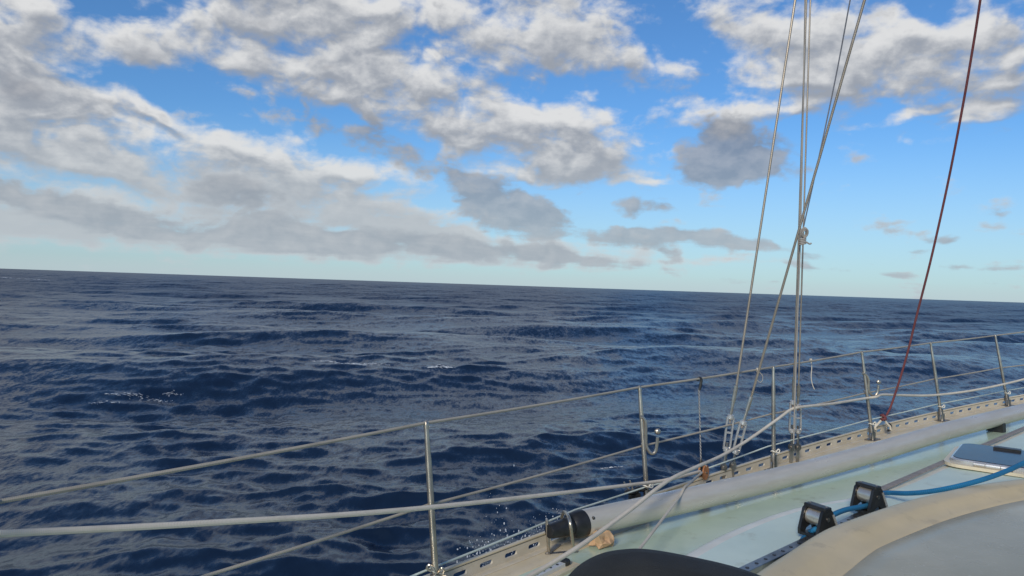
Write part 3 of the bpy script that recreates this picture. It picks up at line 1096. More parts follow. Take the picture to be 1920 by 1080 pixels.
sheet = [(2080, 655, 7.9), (1990, 688, 7.3), (1920, 711, 6.9), (1830, 731, 6.55), (1750, 741, 6.25), (1690, 741, 5.95), (1655, 740, 5.7), (1643, 744, 5.62), (1622, 747, 5.60),
         (1560, 757, 5.2), (1503, 763, 4.90), (1483, 768, 4.86), (1462, 783, 4.76), (1420, 813, 4.58), (1390, 833, 4.42), (1350, 856, 4.20), (1300, 878, 3.84),
         (1250, 903, 3.56), (1180, 957, 3.27), (1100, 1015, 2.97), (1040, 1053, 2.80), (985, 1085, 2.66), (930, 1118, 2.52)]
line('sheet_rope', [P(*q) for q in sheet], 0.0095, MAT['sheet'], 'cream rope hanging in the far hook and leading down across the pole', 'rope', 'cream ropes', n=6, seg=10)
sheet2 = [P(-150, 1008, 1.50), P(0, 1001, 1.72), P(400, 980, 2.1), P(800, 952, 2.68), P(1200, 907, 3.80), P(1262, 897, 4.02), P(1312, 884, 4.30)]
line('sheet_rope', sheet2, 0.0088, MAT['sheet'], 'thick cream rope stretched from the left edge to the small wooden block', 'rope', 'cream ropes', n=10, seg=10)
# small wooden block on the rail
bk = P(1319, 885, 4.34)
root = empty('rope_block', bk - Vector((0, 0, 0.05)), 'small brown wooden block under the hanging chain cord', 'block')
t_, n_ = rail_frame(rail_near(bk.x, bk.y)[0])
mb = MB()
ov = [(0.030 * math.cos(a), 0.044 * math.sin(a)) for a in np.linspace(0, 2 * math.pi, 18)[:-1]]
for sg in (-1, 1):
    mb.prism(ov, bk + n_ * 0.014 * sg, t_, Vector((0, 0, 1)), n_, 0.009)
mb.build('cheek', MAT['wood'], root)
mb = MB()
mb.tube([bk - n_ * 0.009, bk + n_ * 0.009], 0.026, 18)
mb.build('sheave', MAT['black'], root)
mb = MB()
mb.tube(spline([bk + Vector((0, 0, 0.036)) - n_ * 0.02, bk + Vector((0, 0, 0.055)), bk + Vector((0, 0, 0.036)) + n_ * 0.02], 6), 0.005, 8)
mb.build('shackle', MAT['steel_dark'], root)
mb = MB()
mb.tube([bk - n_ * 0.024, bk + n_ * 0.024], 0.006, 8)
mb.build('axle', MAT['steel_dark'], root)
mb = MB()
mb.tube([bk - Vector((0, 0, 0.04)), bk - Vector((0, 0, 0.10))], 0.006, 8)
mb.build('stem', MAT['steel_dark'], root)

# hanging chain cord with black hooks
ht = P(1311, 713, 4.32)
hb = P(1314, 872, 4.34)
root = empty('chain_cord', hb, 'thin twisted grey cord with black ends hanging from the upper lifeline', 'cord')
mb = MB()
mb.tube([ht - Vector((0, 0, 0.045)), hb + Vector((0, 0, 0.02))], 0.0045, 8)
mb.build('cord', MAT['shock'], root)
mb = MB()
mb.tube(spline([ht + Vector((-0.008, 0, -0.004)), ht + Vector((-0.006, 0, 0.010)), ht + Vector((0.006, 0, 0.012)), ht + Vector((0.012, 0, 0.0)), ht + Vector((0.008, 0, -0.03)), ht + Vector((0.004, 0, -0.055))], 5), 0.0085, 8)
mb.build('hook', MAT['black'], root)
mb = MB()
mb.tube([hb + Vector((0, 0, 0.035)), hb + Vector((0, 0, 0.02)), hb, hb - Vector((0, 0, 0.02))], [0.006, 0.010, 0.010, 0.006], 8)
mb.build('lower_hook', MAT['black'], root)

# ------------------------------------------------------------------ shrouds


def shroud(base, tb0, tb1, sw1, top, dists, label, mat, wr, name='shroud', open_body=True, lean=None):
    """base toggle, turnbuckle bottom, turnbuckle top, swage top, far end; pixel pairs with distances"""
    d0, d3 = dists
    pb = P(*base, d0)
    p0 = P(*tb0, d0)
    p1 = P(*tb1, d0)
    p2 = P(*sw1, d0)
    pe = P(*top, d3)
    pe = p2 + (pe - p2) * 1.6
    root = empty(name, pb, label, 'shroud', 'shrouds and their turnbuckles')
    mb = MB()
    mb.tube([p2, p2.lerp(pe, .5), pe], wr, 8)
    mb.build('wire', mat, root)
    mb = MB()
    mid_ = p1.lerp(p2, 0.45)
    mb.tube([p1, mid_, mid_, p2 - (p2 - mid_) * 0.05, p2], [0.0085, 0.0085, 0.0118, 0.0118, 0.007], 10)
    mb.build('swage', MAT['steel'], root)
    ax_ = (p1 - p0).normalized()
    sx = Vector((1, 0, 0))
    sx = (sx - ax_ * sx.dot(ax_)).normalized()
    sy = ax_.cross(sx)
    L = (p1 - p0).length
    w = 0.0185
    mb = MB()
    for sg in (-1, 1):
        mb.box(p0.lerp(p1, 0.5) + sx * w * sg, sx, sy, ax_, 0.0052, 0.0085, L * 0.47, 0.3)
    for f in (0.03, 0.97):
        c = p0.lerp(p1, f)
        mb.tube([c - ax_ * 0.016, c - ax_ * 0.010, c + ax_ * 0.010, c + ax_ * 0.016], [0.014, 0.020, 0.020, 0.014], 12)
    mb.box(p0.lerp(p1, 0.52), sx, sy, ax_, w, 0.005, 0.006, 0.3)
    mb.build('turnbuckle', MAT['alu_bright'], root)
    mb = MB()
    mb.tube([p0 - ax_ * 0.03, p0 + ax_ * L * 0.24], 0.0075, 10)
    mb.build('screw', MAT['steel_dark'], root)
    mb = MB()
    mb.tube([p1 + ax_ * 0.01, p1 - ax_ * L * 0.2], 0.0075, 10)
    mb.build('screw', MAT['rusty_steel'], root)
    # fork and toggle, then the chainplate
    mb = MB()
    mb.tube([p0 - ax_ * 0.02, pb + ax_ * 0.022], 0.0095, 10)
    for sg in (-1, 1):
        mb.prism([(0.018 * math.cos(a), 0.024 * math.sin(a)) for a in np.linspace(0, 2 * math.pi, 14)[:-1]], pb + sy * 0.011 * sg, sx, ax_, sy, 0.006)
    mb.tube([pb - sy * 0.022, pb + sy * 0.022], 0.009, 10)
    mb.build('toggle', MAT['steel_dark'], root)
    zb = deck_z(pb.x, pb.y)
    mb = MB()
    c = Vector((pb.x, pb.y, (pb.z + zb) / 2))
    mb.box(c, sx, sy, Vector((0, 0, 1)), 0.010, 0.004, max(0.03, (pb.z - zb) / 2 + 0.012), 0.3)
    mb.build('chainplate', MAT['steel_dark'], root)
    return root


shroud((1357, 876), (1362, 845), (1370, 780), (1381, 722), (1491, 0), (4.50, 4.35), 'leftmost leaning wire shroud with its silver turnbuckle', MAT['wire'], 0.0072)
shroud((1374, 872), (1379, 849), (1394, 791), (1409, 743), (1621, 0), (4.55, 3.95), 'wire shroud leaning right and crossing the paired vertical lines', MAT['wire'], 0.0078)
shroud((1484, 838), (1485, 810), (1487, 753), (1489, 706), (1512, 0), (4.95, 4.8), 'left wire of the close vertical pair of shrouds', MAT['wire'], 0.0062)
shroud((1496, 838), (1496, 810), (1496, 760), (1497.5, 722), (1519.5, 0), (4.98, 4.9), 'right wire of the close vertical pair of shrouds', MAT['wire'], 0.0056)
# flecked halyard hugging the pair
hal = [P(1488, 832, 4.86), P(1490, 760, 4.85), P(1494, 640, 4.82), P(1501, 430, 4.76), P(1506, 200, 4.7), P(1511.5, -120, 4.62)]
line('halyard', hal, 0.0046, MAT['fleckline'], 'flecked grey halyard tied alongside the paired vertical shrouds', 'halyard', n=8)
dl = [P(1507, 424, 4.72), P(1530, 320, 4.6), P(1566, 150, 4.45), P(1594, 0, 4.3), P(1625, -170, 4.15)]
line('flag_line', dl, 0.0042, MAT['darkline'], 'thin dark line rising to the right from the knot on the shrouds', 'line', n=6)

# knot where the lines cross
kc = P(1507, 440, 4.70)
root = empty('rope_knot', kc, 'grey coiled rope knot tied on the shrouds just above the horizon', 'knot')
mb = MB()
for q, (rr_, tilt, off) in enumerate(((0.030, 0.2, (0, 0, 0.012)), (0.026, 0.6, (0.004, -0.006, 0.010)), (0.020, -0.3, (-0.002, -0.010, 0.006)))):
    mb.tube([kc + Vector(off) + Vector((rr_ * 0.62 * math.cos(a), -0.012 * math.sin(a + tilt), rr_ * 1.0 * math.sin(a))) for a in np.linspace(0, 2 * math.pi, 20)[:-1]], 0.0055, 7, closed=True)
mb.build('coil', MAT['fleckline'], root)
mb = MB()
for q in range(4):
    c = kc + Vector((-0.006, 0, -0.026 - 0.011 * q))
    mb.tube([c + Vector((0.018 * math.cos(a), 0.016 * math.sin(a), 0.005 * math.cos(a))) for a in np.linspace(0, 2 * math.pi, 14)[:-1]], 0.0055, 7, closed=True)
mb.build('wrap', MAT['fleckline'], root)
mb = MB()
mb.tube(spline([kc + Vector((0, -0.01, -0.04)), kc + Vector((0.018, -0.012, -0.05)), kc + Vector((0.036, -0.01, -0.058)), kc + Vector((0.046, -0.01, -0.052))], 6), 0.005, 7)
mb.build('tail', MAT['fleckline'], root)

# lashings on the upper lifeline
c = P(1421, 694, 4.68)
root = empty('lashing_knot', c, 'small pale cord knot on the upper lifeline beside the leaning shroud', 'knot')
mb = MB()
for q in range(3):
    mb.tube([c + Vector((0.006 * (q - 1), 0.011 * math.cos(a), 0.011 * math.sin(a))) for a in np.linspace(0, 2 * math.pi, 12)[:-1]], 0.004, 6, closed=True)
mb.build('wrap', MAT['sheet'], root)
mb = MB()
mb.tube(spline([c + Vector((0.0, -0.01, -0.008)), c + Vector((0.025, -0.01, -0.03)), c + Vector((0.028, -0.01, -0.06)), c + Vector((0.012, -0.01, -0.075)), c + Vector((-0.01, -0.01, -0.055))], 6), 0.0022, 6)
mb.build('tail', MAT['sheet'], root)
c = P(1520, 676, 5.2)
root = empty('hanging_string', c, 'thin frayed string hanging from the upper lifeline right of the paired shrouds', 'string')
mb = MB()
for q in range(2):
    mb.tube([c + Vector((0.007 * (q - .5), 0.011 * math.cos(a), 0.011 * math.sin(a))) for a in np.linspace(0, 2 * math.pi, 12)[:-1]], 0.004, 6, closed=True)
mb.build('wrap', MAT['sheet'], root)
mb = MB()
mb.tube(spline([c + Vector((0, -0.01, -0.006)), P(1522, 690, 5.18), P(1521, 706, 5.18), P(1523, 720, 5.18), P(1527, 730, 5.18)], 6), 0.0030, 6)
mb.build('tail', MAT['sheet'], root)

# red rope with its knot and shackle on the rail
rp = [P(1662, 779, 5.78), P(1671, 760, 5.77), P(1686, 715, 5.74), P(1702, 660, 5.68), P(1720, 587, 5.6), P(1747, 480, 5.45), P(1778, 340, 5.3), P(1805, 200, 5.1), P(1824, 90, 4.95), P(1838, 0, 4.82), P(1862, -170, 4.6)]
root = empty('red_rope', P(1655, 800, 5.8), 'slack faded red rope coming down from aloft to the toe rail', 'rope')
mb = MB()
mb.tube(spline(rp, 8), 0.0080, 10)
mb.build('rope', MAT['red'], root)
kc = P(1656, 783, 5.78)
mb = MB()
for q in range(4):
    a0 = q * 0.9
    mb.tube([kc + Vector((0.018 * math.cos(a) * math.cos(a0), 0.022 * math.sin(a), 0.020 * math.cos(a) * math.sin(a0) + 0.006 * (q - 1.5))) for a in np.linspace(0, 2 * math.pi, 14)[:-1]], 0.0090, 8, closed=True)
mb.build('knot', MAT['red'], root)
mb = MB()
mb.tube(spline([kc + Vector((-0.004, 0, -0.01)), P(1646, 795, 5.78), P(1641, 801, 5.78), P(1642, 806, 5.78)], 6), 0.009, 8)
mb.tube(spline([kc + Vector((0.006, 0, -0.01)), P(1664, 795, 5.78), P(1669, 800, 5.78), P(1670, 806, 5.78)], 6), 0.008, 8)
mb.build('lashing', MAT['sheet'], root)
c = P(1666, 801, 5.79)
root = empty('shackle', c, 'black shackle on the toe rail below the red rope', 'shackle')
mb = MB()
mb.tube([c + Vector((0.022 * math.cos(a), 0.004, 0.026 * math.sin(a))) for a in np.linspace(-1.9, 1.9, 14)], 0.0085, 8)
mb.build('bow', MAT['black'], root)
mb = MB()
mb.tube([c + Vector((-0.012, 0.004, -0.024)), c + Vector((-0.012, 0.004, 0.024))], 0.006, 8)
mb.build('pin', MAT['steel_dark'], root)
c = P(1640, 800, 5.79)
root = empty('shackle', c, 'grey steel shackle on the toe rail left of the black one', 'shackle')
mb = MB()
mb.tube([c + Vector((0.018 * math.cos(a) - 0.006, 0.004, 0.028 * math.sin(a))) for a in np.linspace(0.6, 5.6, 14)], 0.0075, 8)
mb.build('bow', MAT['steel_dark'], root)
mb = MB()
mb.tube([c + Vector((0.010, 0.004, -0.022)), c + Vector((0.010, 0.004, 0.022))], 0.006, 8)
mb.build('pin', MAT['steel'], root)

# black deck fitting at the second stanchion
c = P(1187, 922, 3.95)
root = empty('turning_block', c, 'low black block beside the hooked stanchion, behind the pole', 'block')
mb = MB()
mb.ball(c + Vector((-0.008, 0, 0)), 0.030, 14, (1.3, 0.9, 0.5))
mb.ball(c + Vector((0.045, 0.02, 0.012)), 0.030, 14, (1.2, 0.9, 0.5))
mb.build('cheek', MAT['black'], root)
mb = MB()
mb.tube(spline([c + Vector((-0.05, 0, 0.05)), c + Vector((-0.03, 0, 0.02)), c + Vector((-0.012, 0, 0.008))], 5), 0.004, 8)
mb.build('shackle', MAT['steel'], root)
mb = MB()
mb.tube(spline([c + Vector((-0.02, 0, 0.06)), c + Vector((-0.008, 0, 0.03)), c + Vector((0.0, 0, 0.01))], 5), 0.004, 8)
mb.build('shackle', MAT['steel'], root)
mb = MB()
mb.box(c + Vector((0.01, 0.01, -0.06)), Vector((1, 0, 0)), Vector((0, 1, 0)), Vector((0, 0, 1)), 0.03, 0.02, 0.055)
mb.build('stand', MAT['black'], root)

# ------------------------------------------------------------------ spinnaker pole on deck
PR = 0.0605
e0 = P(1088, 982, 3.38)
e1 = P(1920, 771, 6.05)
pdir = (e1 - e0).normalized()
root = empty('spinnaker_pole', e0, 'long silver pole with a black end lying along the side deck', 'pole')
mb = MB()
far = e0 + pdir * 5.6
bend = Vector((0, 0, 1)) * 0.0
mb.tube([e0.lerp(far, i / 40) - Vector((0, 0, 0.028)) * math.sin(math.pi * min(1, i / 24)) for i in range(41)], PR, 36)
MATP, kk_, bb = material('pole_aluminium')
co = kk_.n('ShaderNodeTexCoord').outputs['Object']
streak = kk_.noise(kk_.mapping(co, sc=(1, 1, 6)), 3.5, 6, 0.65)
col = kk_.mix(kk_.smooth(streak, 0.35, 0.7), (0.56, 0.55, 0.50), (0.49, 0.48, 0.43))
lx, ly, lz = kk_.sep(co)
along = kk_.math('ADD', kk_.math('MULTIPLY', lx, pdir.x), kk_.math('MULTIPLY', ly, pdir.y))
rust = kk_.math('MULTIPLY', kk_.smooth(along, 0.20, 0.02), kk_.smooth(lz, -0.01, -0.065))
rust = kk_.math('MULTIPLY', rust, kk_.smooth(kk_.noise(co, 16, 5, 0.6), 0.35, 0.6))
col = kk_.mix(kk_.math('MULTIPLY', rust, 0.85), col, (0.36, 0.17, 0.06))
scr = kk_.smooth(kk_.noise(kk_.mapping(co, rot=(0, 0, R(30)), sc=(14, 1.2, 1.2)), 2.2, 3, 0.5), 0.70, 0.74)
col = kk_.mix(kk_.math('MULTIPLY', scr, 0.5), col, (0.8, 0.8, 0.78))
kk_.put(bb.inputs['Base Color'], col)
bb.inputs['Metallic'].default_value = 0.30
kk_.put(bb.inputs['Roughness'], kk_.smooth(streak, 0.3, 0.7, 0.26, 0.42))
mb.build('tube', MATP, root)
mb = MB()
mb.tube([e0 + pdir * 0.012, e0 - pdir * 0.006, e0 - pdir * 0.050, e0 - pdir * 0.060, e0 - pdir * 0.063], [PR * 1.03, PR * 1.04, PR * 0.92, PR * 0.80, PR * 0.5], 30)
mb.build('end_flange', MAT['black'], root)
mb = MB()
a = e0 - pdir * 0.055
mb.tube([a, a - pdir * 0.03, a - pdir * 0.115, a - pdir * 0.125, a - pdir * 0.125, a - pdir * 0.10], [PR * 0.72, PR * 0.68, PR * 0.52, PR * 0.48, PR * 0.32, PR * 0.28], 26)
mb.build('end_jaw', MAT['black'], root)
mb = MB()
nrm_ = (Vector((0, 0, 1)) - pdir * pdir.z).normalized()
sd = pdir.cross(nrm_)
mb.ball(e0 + pdir * 0.035 + (nrm_ * 0.55 + sd * 0.83) * PR * 0.99, 0.008, 10)
mb.build('rivet', MAT['black'], root)

# thin rope end led over the pole
def pole_at(px_):
    v = min(np.linspace(0.0, 5.0, 600), key=lambda t: abs(960 + FPX * right.dot(e0 + pdir * t - Vector((0, 0, EYE))) / fwd.dot(e0 + pdir * t - Vector((0, 0, EYE))) - px_))
    return e0 + pdir * v - Vector((0, 0, 0.028)) * math.sin(math.pi * min(1, v / 5.6 * 40 / 24))


q_ = pole_at(1283)
tow = Vector((pdir.y, -pdir.x, 0)).normalized()
RP = PR + 0.008
arc = [q_ + (Vector((0, 0, 1)) * math.cos(a_) + tow * math.sin(a_)) * RP - pdir * 0.11 * a_ for a_ in (-0.5, -0.1, 0.3, 0.75)]
small = [P(1316, 886, 4.28), arc[0].lerp(P(1316, 886, 4.28), 0.4)] + arc + [arc[-1].lerp(P(1196, 1034, 2.95), f_) for f_ in (0.12, 0.4, 0.75, 1.0)] + [P(1140, 1115, 2.6)]
line('tail_rope', small, 0.0062, MAT['sheet'], 'thin cream rope end running over the pole towards the black cover', 'rope', 'cream ropes', n=6, seg=8)

# steel hoop bracket around the pole end
cA_ = e0 - pdir * 0.175
cB_ = e0 - pdir * 0.070
root = empty('pole_bracket', cA_ - Vector((0, 0, 0.1)), 'stainless steel hoop bracket holding the black end of the pole', 'bracket')
hd = Vector((pdir.x, pdir.y, 0)).normalized()
sdh = Vector((hd.y, -hd.x, 0))
fL, fN, fF = hit(1029, 1037, deck_z, .006), hit(1076, 1033, deck_z, .006), hit(1059, 1013, deck_z, .006)
# single post at the tip, with a rounded top that carries the cord
mb = MB()
tp = P(1025.5, 975, fL.y)
mb.tube([fL, fL.lerp(tp, 0.5), tp, tp + Vector((0, 0, 0.006))], [0.0075, 0.0075, 0.0075, 0.003], 10)
mb.build('post', MAT['steel'], root)
# hoop over the neck of the pole end
tn_, tf_ = P(1070, 988, 3.20), P(1053, 976, 3.44)
tm1, tm2 = P(1066, 969, 3.24), P(1057, 960, 3.36)
mb = MB()
mb.tube(spline([fN, fN.lerp(tn_, .5), tn_, tm1, tm2, tf_, fF.lerp(tf_, .5), fF], 6), 0.0075, 10)
mb.build('hoop', MAT['steel'], root)
for q0, q1 in ((fL, fF), (fL, fN)):
    mb = MB()
    d_ = (q1 - q0).normalized()
    n_ = Vector((d_.y, -d_.x, 0)).normalized()
    u_ = d_.cross(n_)
    u_ = u_ if u_.z > 0 else -u_
    lift_ = 0.0 if q1 is fF else -0.0045
    mb.box(q0.lerp(q1, 0.5) + u_ * lift_, d_, n_, u_, (q1 - q0).length / 2 + 0.016, 0.011, 0.004)
    o = mb.build('base_plate', MAT['steel_dark'], root)
    for q in ((q0 - d_ * 0.014, q1 + d_ * 0.012)[(0 if q1 is fF else 1):]):
        mb = MB()
        mb.ball(q + u_ * (0.005 + lift_), 0.0075, 8, (1, 1, .6))
        mb.build('bolt', MAT['steel'], o)

# chocks under the pole
for px_, lab in ((1868, 'small black chock under the pole near the right edge'),):
    tt = 0.5
    best = min(np.linspace(0.0, 5.0, 400), key=lambda v: abs((lambda q: 960 + FPX * (right.dot(q) / fwd.dot(q)))(e0 + pdir * v - Vector((0, 0, EYE))) - px_))
    c = e0 + pdir * best
    zt = c.z - PR + 0.012
    zb = deck_z(c.x, c.y)
    mb = MB()
    prof = [(-0.06, zb - c.z), (0.06, zb - c.z), (0.055, zt - c.z + 0.012)] + [(PR * 0.75 * math.cos(a), -PR * 0.92 * 1.0 + 0.012 + 0.02 * abs(math.cos(a)) ** 2) for a in np.linspace(0.3, math.pi - 0.3, 6)] + [(-0.055, zt - c.z + 0.012)]
    mb.prism(prof, c, sdh, Vector((0, 0, 1)), hd, 0.05)
    o = mb.build('pole_chock', MAT['black'], None, False)
    tag(o, lab, 'chock')

# ------------------------------------------------------------------ track on the side deck (lower edge)
ta = hit(955, 1118, deck_z, 0.0)
tb = hit(1058, 1068, deck_z, 0.0)
td = (tb - ta).normalized()
tn = Vector((td.y, -td.x, 0)).normalized()
tz = td.cross(tn) if td.cross(tn).z > 0 else tn.cross(td)
root = empty('genoa_track', ta, 'short grey track with a black end stop at the bottom edge', 'track')
mb = MB()
mb.box(ta.lerp(tb, 0.55) + tz * 0.008, td, tn, tz, (tb - ta).length * 0.62, 0.042, 0.010)
mb.build('pad', MAT['margin'], root)
mb = MB()
L = (tb - ta).length
mb.box(ta.lerp(tb, 0.5) + tz * 0.026, td, tn, tz, L * 0.5, 0.014, 0.009)
mb.build('rail', MAT['alu'], root)
mb = MB()
mb.box(tb + tz * 0.030 + td * 0.004, td, tn, tz, 0.020, 0.018, 0.014, 0.5)
mb.build('end_stop', MAT['black'], root)
for q in range(6):
    mb = MB()
    c = tb - td * (0.05 + 0.045 * q) + tz * 0.0355
    mb.tube([c - tz * 0.002, c + tz * 0.001], 0.006, 12)
    mb.build('hole', MAT['black'], root)

# crumpled paper beside the pole
c = hit(1128, 1026, deck_z)
bm = bmesh.new()
bmesh.ops.create_icosphere(bm, subdivisions=2, radius=1.0)
prng = random.Random(5)
for v in bm.verts:
    d = v.co.normalized()
    fold = mnoise.noise(d * 1.6 + Vector((3.1, 7.7, 1.3)))
    s_ = 0.72 + 0.55 * fold + prng.uniform(-0.16, 0.16)
    v.co = Vector((d.x * 0.074 * s_, d.y * 0.056 * s_, max(d.z * 0.062 * s_, -0.024)))
bmesh.ops.subdivide_edges(bm, edges=bm.edges[:], cuts=1)
for v in bm.verts:
    v.co += Vector((mnoise.noise(v.co * 90), mnoise.noise(v.co * 90 + Vector((9, 1, 3))), mnoise.noise(v.co * 90 + Vector((2, 8, 5))))) * 0.006
me2 = bpy.data.meshes.new('crumpled_paper')
bm.to_mesh(me2)
bm.free()
o = bpy.data.objects.new('crumpled_paper', me2)
o.location = c + Vector((0, 0, 0.030))
COL.objects.link(o)
me2.materials.append(MAT['paper'])
tag(o, 'crumpled scrap of brown paper on deck against the pole', 'paper')

# ------------------------------------------------------------------ track and lead blocks by the coaming
bA = hit(1532, 1003, cab_z, 0.02)
bB = hit(1627, 958, cab_z, 0.02)
td = (bB - bA)
td.z = 0
td.normalize()
tn = Vector((td.y, -td.x, 0))
zup = Vector((0, 0, 1))
root = empty('block_track', bA, 'grey drilled track under the two black lead blocks beside the coaming', 'track')
s0, s1 = bA - td * 0.85, bB + td * 0.12
for q in (s0, s1):
    q.z = cab_z(q.x, q.y) + 0.013
ta, tb = s0, s1
tdd = (tb - ta).normalized()
mb = MB()
mb.box(ta.lerp(tb, .5), tdd, tn, tdd.cross(tn) * (1 if tdd.cross(tn).z > 0 else -1), (tb - ta).length / 2, 0.016, 0.008)
mb.build('rail', MAT['steel_dark'], root)
for q in range(24):
    c = ta + tdd * (0.03 + 0.05 * q) + zup * 0.0085
    mb = MB()
    mb.tube([c - zup * 0.003, c + zup * 0.0008], 0.0055, 10)
    mb.build('hole', MAT['black'], root)


def lead_block(p, label, yaw):
    p = Vector(p)
    p.z = cab_z(p.x, p.y) + 0.020
    x = Vector((td.x * math.cos(yaw) - td.y * math.sin(yaw), td.x * math.sin(yaw) + td.y * math.cos(yaw), 0))
    y = Vector((x.y, -x.x, 0))
    root = empty('lead_block', p, label, 'block', 'black lead blocks on the cabin top')
    W = 0.033
    SC = 0.86
    cheek = [(x_ * SC, z_ * SC) for x_, z_ in ((-0.050, 0.0), (-0.030, 0.0), (-0.018, 0.020), (0.004, 0.030), (0.022, 0.020), (0.030, 0.0), (0.072, 0.0), (0.074, 0.008), (0.026, 0.092), (0.016, 0.102), (-0.018, 0.102), (-0.030, 0.094), (-0.052, 0.020))]
    for sg in (-1, 1):
        mb = MB()
        n = len(cheek)
        mb.prism(cheek, p + y * W * sg, x, zup, y, 0.010)
        ck = mb.build('cheek', MAT['black'], root, False)
        mb = MB()
        mb.tube([p + y * (W * sg) + zup * 0.058, p + y * (W + 0.0075) * sg + zup * 0.058], 0.007, 12)
        mb.build('axle', MAT['steel_dark'], ck)
        mb = MB()
        q0 = p + y * (W + 0.0055) * sg
        mb.prism([(0.050, 0.012), (0.057, 0.016), (0.026, 0.072), (0.018, 0.070)], q0, x, zup, y, 0.003)
        mb.build('edge_strip', MAT['alu_bright'], ck)
    mb = MB()
    mb.box(p + zup * 0.089 + x * -0.002, x, y, zup, 0.017, W + 0.007, 0.006, 0.5)
    br = mb.build('bridge', MAT['black'], root)
    for sg in (-1, 1):
        mb = MB()
        mb.ball(p + zup * 0.0955 + y * W * 0.9 * sg, 0.0042, 8, (1, 1, .5))
        mb.build('rivet', MAT['steel'], br)
    mb = MB()
    c = p + zup * 0.056
    mb.tube([c - y * 0.028, c - y * 0.0265, c + y * 0.0265, c + y * 0.028], [0.022, 0.0265, 0.0265, 0.022], 28)
    mb.build('roller', MAT['roller'], root)
    mb = MB()
    mb.box(p + zup * 0.004 + x * 0.010, x, y, zup, 0.052, W, 0.005, 0.3)
    mb.build('base', MAT['black'], root)
    return p, x, y


pA, xA, yA = lead_block(bA, 'nearer black lead block with steel roller, at the left of the blue rope', R(-13))
pB, xB, yB = lead_block(bB, 'farther black lead block with steel roller, where the grey strap ends', R(-13))
blue = [hit(1468, 1062, cab_z, 0.012), hit(1490, 1034, cab_z, 0.012), hit(1512, 1004, cab_z, 0.016), pA - td * 0.02 + zup * 0.020, pA + zup * 0.021, pA + td * 0.08 + zup * 0.040, pA.lerp(pB, .5) + zup * 0.040,
        pB - td * 0.05 + zup * 0.024, pB + zup * 0.021, pB + td * 0.06 + zup * 0.045,
        P(1662, 924, 2.80), P(1700, 925, 2.72), P(1740, 922, 2.66), P(1790, 913, 2.62), P(1840, 900, 2.62), P(1880, 886, 2.66), P(1920, 868, 2.72), P(1990, 832, 2.85)]
line('blue_rope', blue, 0.0086, MAT['blue'], 'blue rope threaded through the two black lead blocks', 'rope', n=8, seg=12)

# webbing strap along the cabin edge
stp = [hit(1640, 922, cab_z, .012), hit(1665, 912, cab_z, .012), hit(1720, 888, cab_z, .012), hit(1782, 861, cab_z, .012), hit(1830, 841, cab_z, .012), hit(1875, 822, cab_z, .012), hit(1920, 803, cab_z, .012), hit(2010, 766, cab_z, .012)]
mb = MB()
mb.tube(spline(stp, 6), 0.01, 12, flat=(0.014, 0.0035, (0, 0, 1)))
o = mb.build('webbing_strap', MAT['strap'])
tag(o, 'flat grey webbing strap running past the hatch along the cabin edge', 'strap')

# ------------------------------------------------------------------ deck hatch
h0 = hit(1780, 872, cab_z, 0.01)       # near left corner
hbk = hit(1800, 846, cab_z, 0.01)
hx = Vector((hbk.x - h0.x, hbk.y - h0.y, 0)).normalized()   # away from the camera
hy = Vector((hx.y, -hx.x, 0))                                # to the right
HA, HB = 0.46, 0.56
hc = h0 + hx * HA / 2 + hy * HB / 2


def rrect(a, b_, r, n=6):
    pts = []
    for cx_, cy_, q0 in ((a - r, b_ - r, 0), (-a + r, b_ - r, 1), (-a + r, -b_ + r, 2), (a - r, -b_ + r, 3)):
        for j in range(n + 1):
            t = math.pi / 2 * (q0 + j / n)
            pts.append((cx_ + r * math.cos(t), cy_ + r * math.sin(t)))
    return pts


root = empty('deck_hatch', hc, 'dark smoked hatch with a silver frame on the cabin top', 'hatch')
mb = MB()
mb.prism(rrect(HA / 2 + 0.028, HB / 2 + 0.028, 0.075), hc + zup * 0.006, hx, hy, zup, 0.014)
mb.build('base_flange', MAT['margin'], root, False)
mb = MB()
rings = []
for a, b_, r, z in ((0.004, 0.004, 0.064, 0.010), (0.004, 0.004, 0.064, 0.028), (0.0, 0.0, 0.06, 0.033), (-0.006, -0.006, 0.056, 0.034), (-0.008, -0.008, 0.054, 0.028)):
    rings.append([hc + hx * x + hy * y + zup * z for x, y in rrect(HA / 2 + a, HB / 2 + b_, r)])
n = len(rings[0])
vs = [p for r_ in rings for p in r_]
fs = [(i * n + j, i * n + (j + 1) % n, (i + 1) * n + (j + 1) % n, (i + 1) * n + j) for i in range(len(rings) - 1) for j in range(n)]
mb.add(vs, fs)
mb.build('frame', MAT['alu_bright'], root)
mb = MB()
mb.prism(rrect(HA / 2 - 0.007, HB / 2 - 0.007, 0.055), hc + zup * 0.029, hx, hy, zup, 0.014)
mb.build('pane', MAT['acrylic'], root, False)
for q in (0.165, 0.50):
    c = h0 + hy * q - hx * 0.006 + zup * 0.022
    mb = MB()
    mb.tube([c - hy * 0.072, c - hy * 0.030], 0.0105, 14)
    mb.tube([c - hy * 0.027, c + hy * 0.027], 0.0125, 14)
    mb.tube([c + hy * 0.030, c + hy * 0.064], 0.0125, 14)
    hg = mb.build('hinge', MAT['alu_bright'], root)
    mb = MB()
    mb.tube([c + hy * 0.064, c + hy * 0.072], 0.0115, 12)
    mb.build('hinge_cap', MAT['black'], hg)
mb = MB()
mb.box(h0 + hx * (HA - 0.06) + hy * 0.19 + zup * 0.040, hx, hy, zup, 0.024, 0.055, 0.006, 0.3)
mb.build('latch', MAT['black'], root)

